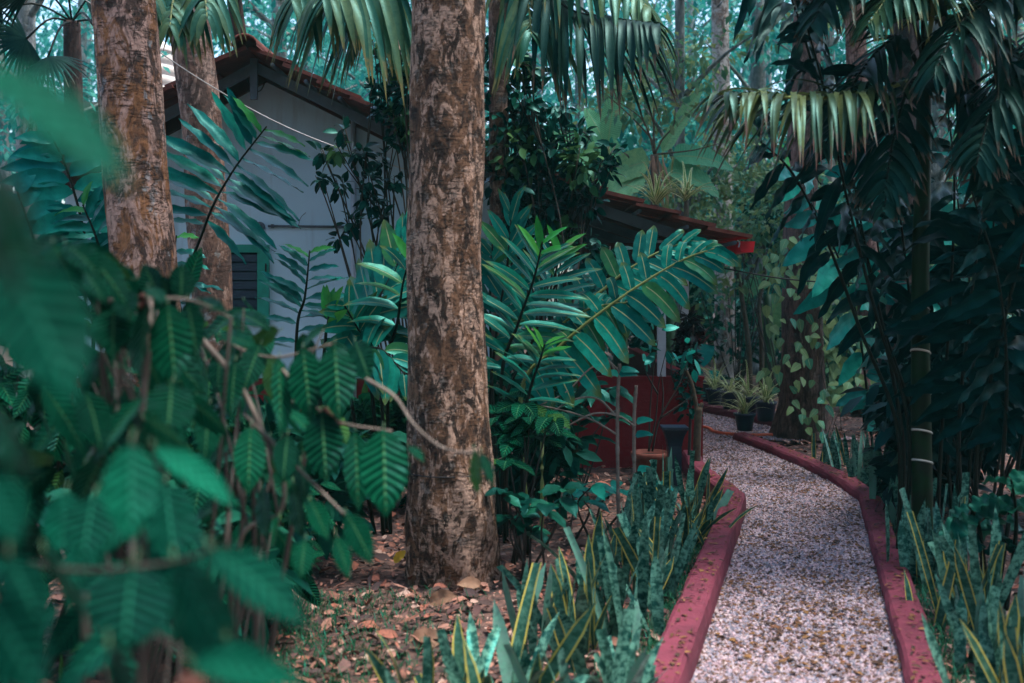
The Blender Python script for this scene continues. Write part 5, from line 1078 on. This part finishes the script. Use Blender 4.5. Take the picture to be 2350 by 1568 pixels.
# ------------------------------------------------------------------ snake plants: (x, base row, top row, blades, spread, edged, cut share, label)
SN = [
 (1030, 1690, 1395, 9, .35, 1, .2, 'snake plant at the bottom edge with one tall yellow rimmed blade nearest the middle trunk'),
 (1120, 1720, 1430, 8, .3, 0, .3, 'plain green snake plant at the bottom edge below the fallen leaves'),
 (1215, 1660, 1350, 10, .35, 1, .5, 'snake plant with a withered brown stub among its blades'),
 (1330, 1720, 1400, 12, .55, 0, .6, 'broad mottled snake plant leaning towards the near end of the left kerb'),
 (1420, 1640, 1410, 10, .5, 0, .6, 'snake plant with a blunt blade tipped over towards the left kerb'),
 (1250, 1500, 1290, 11, .3, 0, .3, 'mottled snake plant with pointed blades beside the leaf litter'),
 (1330, 1480, 1230, 12, .35, 1, .5, 'snake plant with pale blunt tips in the middle of the left row'),
 (1430, 1460, 1200, 13, .35, 0, .4, 'tall dark snake plant in the middle of the left row'),
 (1400, 1370, 1170, 11, .35, 1, .3, 'snake plant with pale twisted blades behind the tall dark one'),
 (1490, 1370, 1140, 13, .35, 1, .5, 'snake plant with a long thin yellow edge, left of the kerb'),
 (1540, 1330, 1180, 10, .5, 1, .2, 'snake plant with curling yellow rimmed blades nearest the left kerb'),
 (1450, 1290, 1110, 11, .3, 0, .6, 'blunt cut snake plant with grey green bands before the seedlings'),
 (1520, 1270, 1080, 12, .3, 0, .7, 'tall blunt snake plant below the path light'),
 (1580, 1250, 1075, 13, .35, 1, .2, 'snake plant with bright yellow rims just before the bend of the left kerb'),
 (1605, 1200, 1060, 10, .3, 1, .3, 'snake plant squeezed between path light and kerb bend'),
 (1560, 1180, 1040, 12, .25, 0, .5, 'dark snake plant standing right under the path light'),
 (2370, 1740, 1420, 10, .4, 0, .5, 'wide pale teal snake plant in the lower right corner'),
 (2310, 1690, 1400, 11, .4, 1, .3, 'snake plant beside the near end of the long kerb at bottom right'),
 (2310, 1560, 1330, 12, .35, 1, .5, 'snake plant with bold yellow rims in the right row'),
 (2240, 1540, 1330, 11, .4, 0, .2, 'snake plant whose dark blade leans over the right kerb'),
 (2250, 1450, 1200, 12, .35, 1, .6, 'snake plant with a wide blunt olive blade in the right row'),
 (2185, 1440, 1210, 12, .35, 1, .4, 'snake plant with thin yellow rims hugging the right kerb'),
 (2160, 1340, 1110, 12, .3, 0, .3, 'snake plant with one tall banded spear below the ringed palm'),
 (2110, 1330, 1130, 12, .3, 0, .5, 'dark snake plant at the bend of the right kerb'),
 (2060, 1230, 1060, 12, .3, 0, .4, 'shaded snake plant just beyond the bend of the right kerb'),
 (2010, 1170, 1020, 13, .3, 0, .4, 'dense dark snake plant midway along the far right kerb'),
 (1965, 1120, 1000, 12, .25, 0, .4, 'dark snake plant below the dull brown trunk'),
 (1925, 1090, 985, 11, .25, 0, .3, 'pale teal bladed snake plant right of the vine covered trunk'),
 (1890, 1065, 975, 9, .3, 1, .2, 'small snake plant at the foot of the vine covered trunk'),
]
for k, (x, yb, yt, n, sp, ed, ct, lab) in enumerate(SN):
    b_ = G(x + (22 if x > 1800 else 0), yb); sp = sp * (.8 if x > 1800 else 1.25); d = b_[1]; H = (yb - yt) / F * d; r = np.random.default_rng(500 + k)
    n = int(n * 1.25); t = thing('snake_plant', b_, lab, 'snake plant', 'snake plants beside the kerbs')
    B = np.repeat(b_[None], n, 0) + np.stack([r.normal(0, .085, n), r.normal(0, .09, n), np.full(n, -.02)], -1); a = r.uniform(0, 6.28, n)
    e = sp * r.uniform(.1, 1.5, n); D = np.stack([np.cos(a) * e, np.sin(a) * e, np.ones(n)], -1); ff = r.uniform(0, 6.28, n); N = np.stack([np.cos(ff) * .8, -np.abs(np.sin(ff)) - .3, .1 + 0 * ff], -1)
    L = H * r.uniform(.5, 1.2, n); W = r.uniform(.034, .06, n); isc = r.random(n) < ct; ise = r.random(n) < (.5 if ed else .08)
    mb = MB()
    for c_ in (0, 1):
        for e_ in (0, 1):
            s = (isc == c_) & (ise == e_)
            if s.any(): leaves(mb, B[s], D[s], N[s], L[s], W[s], cut if c_ else strap, r.uniform(0, .9, s.sum()) ** 2 * sp * 2.2, .22, .03, 9, 4, e_, 1.2, twist=r.normal(0, .6, s.sum()))
    mb.build('blades', [M['snake'], M['snake_edge']], t)

# ================================================================== LITTER, PEBBLES, GRASS
def in_path(x, y, m=0.):
    l = np.interp(y, LK[:, 1], LK[:, 0]) + m; r = np.interp(y, RK[:, 1], RK[:, 0]) - m
    return (x > np.where(y > 10.1, 1.8, l)) & (x < np.where(y > 11.8, 2.2 + .8 * (16 - y) / 3, r))
r = np.random.default_rng(900)
n = 32000; y = 2.2 + 12.5 * r.random(n) ** 1.35; x = (r.random(n) - .5) * 2 * (.46 * y + .3)
lo = np.interp(y, LK[:, 1], LK[:, 0]) - .16; hi = np.interp(y, RK[:, 1], RK[:, 0]) + .17
s = ((x < lo) | (x > hi) | (y > 12.)) & ~((y > 10.1) & (x < 1.9)) & ~in_path(x, y, -.05); x, y = x[s], y[s]; n = len(x)
mb = MB(); a = r.uniform(0, 6.28, n); D = np.stack([np.cos(a), np.sin(a), r.normal(.1, .22, n)], -1); N = np.stack([r.normal(0, .35, n), r.normal(-.1, .35, n), np.ones(n)], -1)
L = .02 + .09 * r.random(n) ** 2.8; leaves(mb, np.stack([x, y, r.uniform(.004, .028, n)], -1), D, N, L, L * r.uniform(.3, .55, n), broad, r.normal(.3, .5, n), .3, .06, 4, 2)
tag(mb.build('leaf_litter', M['litter']), 'brown and pinkish dry leaves carpeting the soil', 'leaf litter', kind='stuff')
def octa(mb, C, S, rnd, flat=.7):
    n = len(C); O = np.array([[1, 0, 0], [0, 1, 0], [-1, 0, 0], [0, -1, 0], [0, 0, 1], [0, 0, -1]], float)
    V = O[None] * S[:, None, None] * r.uniform(.6, 1.3, (n, 6, 1)); V[..., 2] *= flat
    a = r.uniform(0, 6.28, n); ca, sa = np.cos(a)[:, None], np.sin(a)[:, None]; V[..., 0], V[..., 1] = V[..., 0] * ca - V[..., 1] * sa, V[..., 0] * sa + V[..., 1] * ca
    tl = r.normal(0, .4, (n, 1)); V[..., 2] += V[..., 0] * tl
    V = V + C[:, None]; Tn = np.array([[0, 1, 4], [1, 2, 4], [2, 3, 4], [3, 0, 4], [1, 0, 5], [2, 1, 5], [3, 2, 5], [0, 3, 5]])
    A = np.ones((n, 6, 4)); A[..., 0] = rnd[:, None]; mb.add(V, None, (np.arange(n)[:, None, None] * 6 + Tn[None]).reshape(-1, 3), A, smooth=False)
n = 70000; y = 3.6 + 11.6 * r.random(n) ** 1.9; x = np.interp(y, LK[:, 1], LK[:, 0]) - .02 + r.random(n) * 1.15
x = np.where(y > 10, 1.75 + r.random(n) * 1.3, x)
s = in_path(x, y, -.02); x, y = x[s], y[s]; n = len(x); mb = MB()
octa(mb, np.stack([x, y, np.full(n, .014)], -1), r.uniform(.005, .0115, n) * (1 + .05 * y), r.random(n)); tag(mb.build('gravel_stones', M['pebble']), 'pinkish white and grey gravel stones of the path', 'gravel', kind='stuff')
# leaflets dropped on gravel and kerbs
n = 15000; y = 3.6 + 9 * r.random(n) ** 1.5; x = np.interp(y, LK[:, 1], LK[:, 0]) + r.random(n) * 1.05; cl = np.sin(x * 5.1 + 2 * np.sin(y * 2.3)) * np.sin(y * 3.7 + 1.5 * np.sin(x * 4)) + .6 * np.sin(x * 13 + y * 9); s = in_path(x, y, 0) & (r.random(n) < np.clip(.42 + .5 * cl, .1, 1)); x, y = x[s], y[s]; z = np.full(len(x), .024)
k1 = 420; yy = 3.8 + 5.4 * r.random(k1); xx = np.interp(yy, LK[:, 1], LK[:, 0]) - .015 - r.random(k1) * .115; x = np.concatenate([x, xx]); y = np.concatenate([y, yy]); z = np.concatenate([z, np.full(k1, .158)])
k2 = 700; yy = 3.8 + 8 * r.random(k2); xx = np.interp(yy, RK[:, 1], RK[:, 0]) + .015 + r.random(k2) * .125; x = np.concatenate([x, xx]); y = np.concatenate([y, yy]); z = np.concatenate([z, np.full(k2, .094)])
n = len(x); a = r.uniform(0, 6.28, n); L = .012 + .034 * r.random(n) ** 2
mb = MB(); leaves(mb, np.stack([x, y, z], -1), np.stack([np.cos(a), np.sin(a), r.normal(.05, .1, n)], -1), np.stack([r.normal(0, .2, n), r.normal(0, .2, n), np.ones(n)], -1), L, L * r.uniform(.35, .6, n), ovate, .3, .25, .03, 3, 2)
tag(mb.build('fallen_leaflets', M['chips']), 'small brown leaflets scattered on the gravel and kerbs', 'leaf litter', kind='stuff')
# weeds and grass
n = 6500; q = r.integers(0, 3, n); y = np.where(q == 0, 4 + 3.6 * r.random(n), np.where(q == 1, 4.4 + 1.5 * r.random(n), 4.2 + 4.2 * r.random(n)))
x = np.where(q == 0, np.interp(y, LK[:, 1], LK[:, 0]) - .17 - .12 * np.abs(r.normal(0, 1, n)), np.where(q == 1, -.9 + r.normal(0, .35, n), np.interp(y, RK[:, 1], RK[:, 0]) + .18 + .1 * np.abs(r.normal(0, 1, n))))
a = r.uniform(0, 6.28, n); mb = MB()
leaves(mb, np.stack([x, y, np.zeros(n)], -1), np.stack([np.cos(a) * .5, np.sin(a) * .5, np.ones(n)], -1), np.stack([-np.cos(a), -np.sin(a), .5 + 0 * a], -1), r.uniform(.03, .1, n), .006, ribbon, r.uniform(.2, 1.5, n), .2, 0, 4, 1)
tag(mb.build('grass', M['grass']), 'short grass and weeds beside the kerbs and trunk', 'grass', kind='stuff')
# a few big fallen leaves one can point to
for x, y, s, mat, lab, up in ((905, 1300, .12, 'yellow_leaf', 'single bright yellow leaf hanging low beside the foot of the middle trunk', 1.), (1105, 1352, .15, 'dry_leaf', 'large pale curled dry leaf lying right below the middle trunk', .3), (940, 1480, .22, 'dry_leaf', 'large orange brown dry leaf on the litter near the bottom edge', .2), (985, 1395, .18, 'dry_leaf', 'folded tan dry leaf below the middle trunk', .5), (930, 1240, .2, 'dry_leaf', 'pale dry leaf standing beside the left foot of the middle trunk', 1.2)):
    b_ = G(x, y); mb = MB(); leaves(mb, b_ + [0, 0, .02], (.6 * np.sign(1000 - x), -.3, up * .9), (0, -.8, .7), s, s * .45, ovate, .5, .35, .08, 10, 4)
    tag(mb.build('fallen_leaf', M[mat], loc=b_), lab, 'leaf')

# ================================================================== HAZE
mb = MB(); box(mb, (-70, -8, -1.), (70, 110, 27.)); hzo = mb.build('haze', None or bpy.data.materials.new('haze'))
hm = hzo.data.materials[0]; hm.use_nodes = True; nt = hm.node_tree
for nd in list(nt.nodes):
    if nd.type == 'BSDF_PRINCIPLED': nt.nodes.remove(nd)
pvn = nt.nodes.new('ShaderNodeVolumePrincipled'); pvn.inputs['Color'].default_value = (.22, .80, .80, 1); pvn.inputs['Density'].default_value = .0009; pvn.inputs['Anisotropy'].default_value = .2
nt.links.new(pvn.outputs[0], [n_ for n_ in nt.nodes if n_.type == 'OUTPUT_MATERIAL'][0].inputs['Volume'])
tag(hzo, 'pale blue green mist between the trees', 'haze', kind='stuff')
for o in bpy.data.objects:
    if '_base' in o: del o['_base']
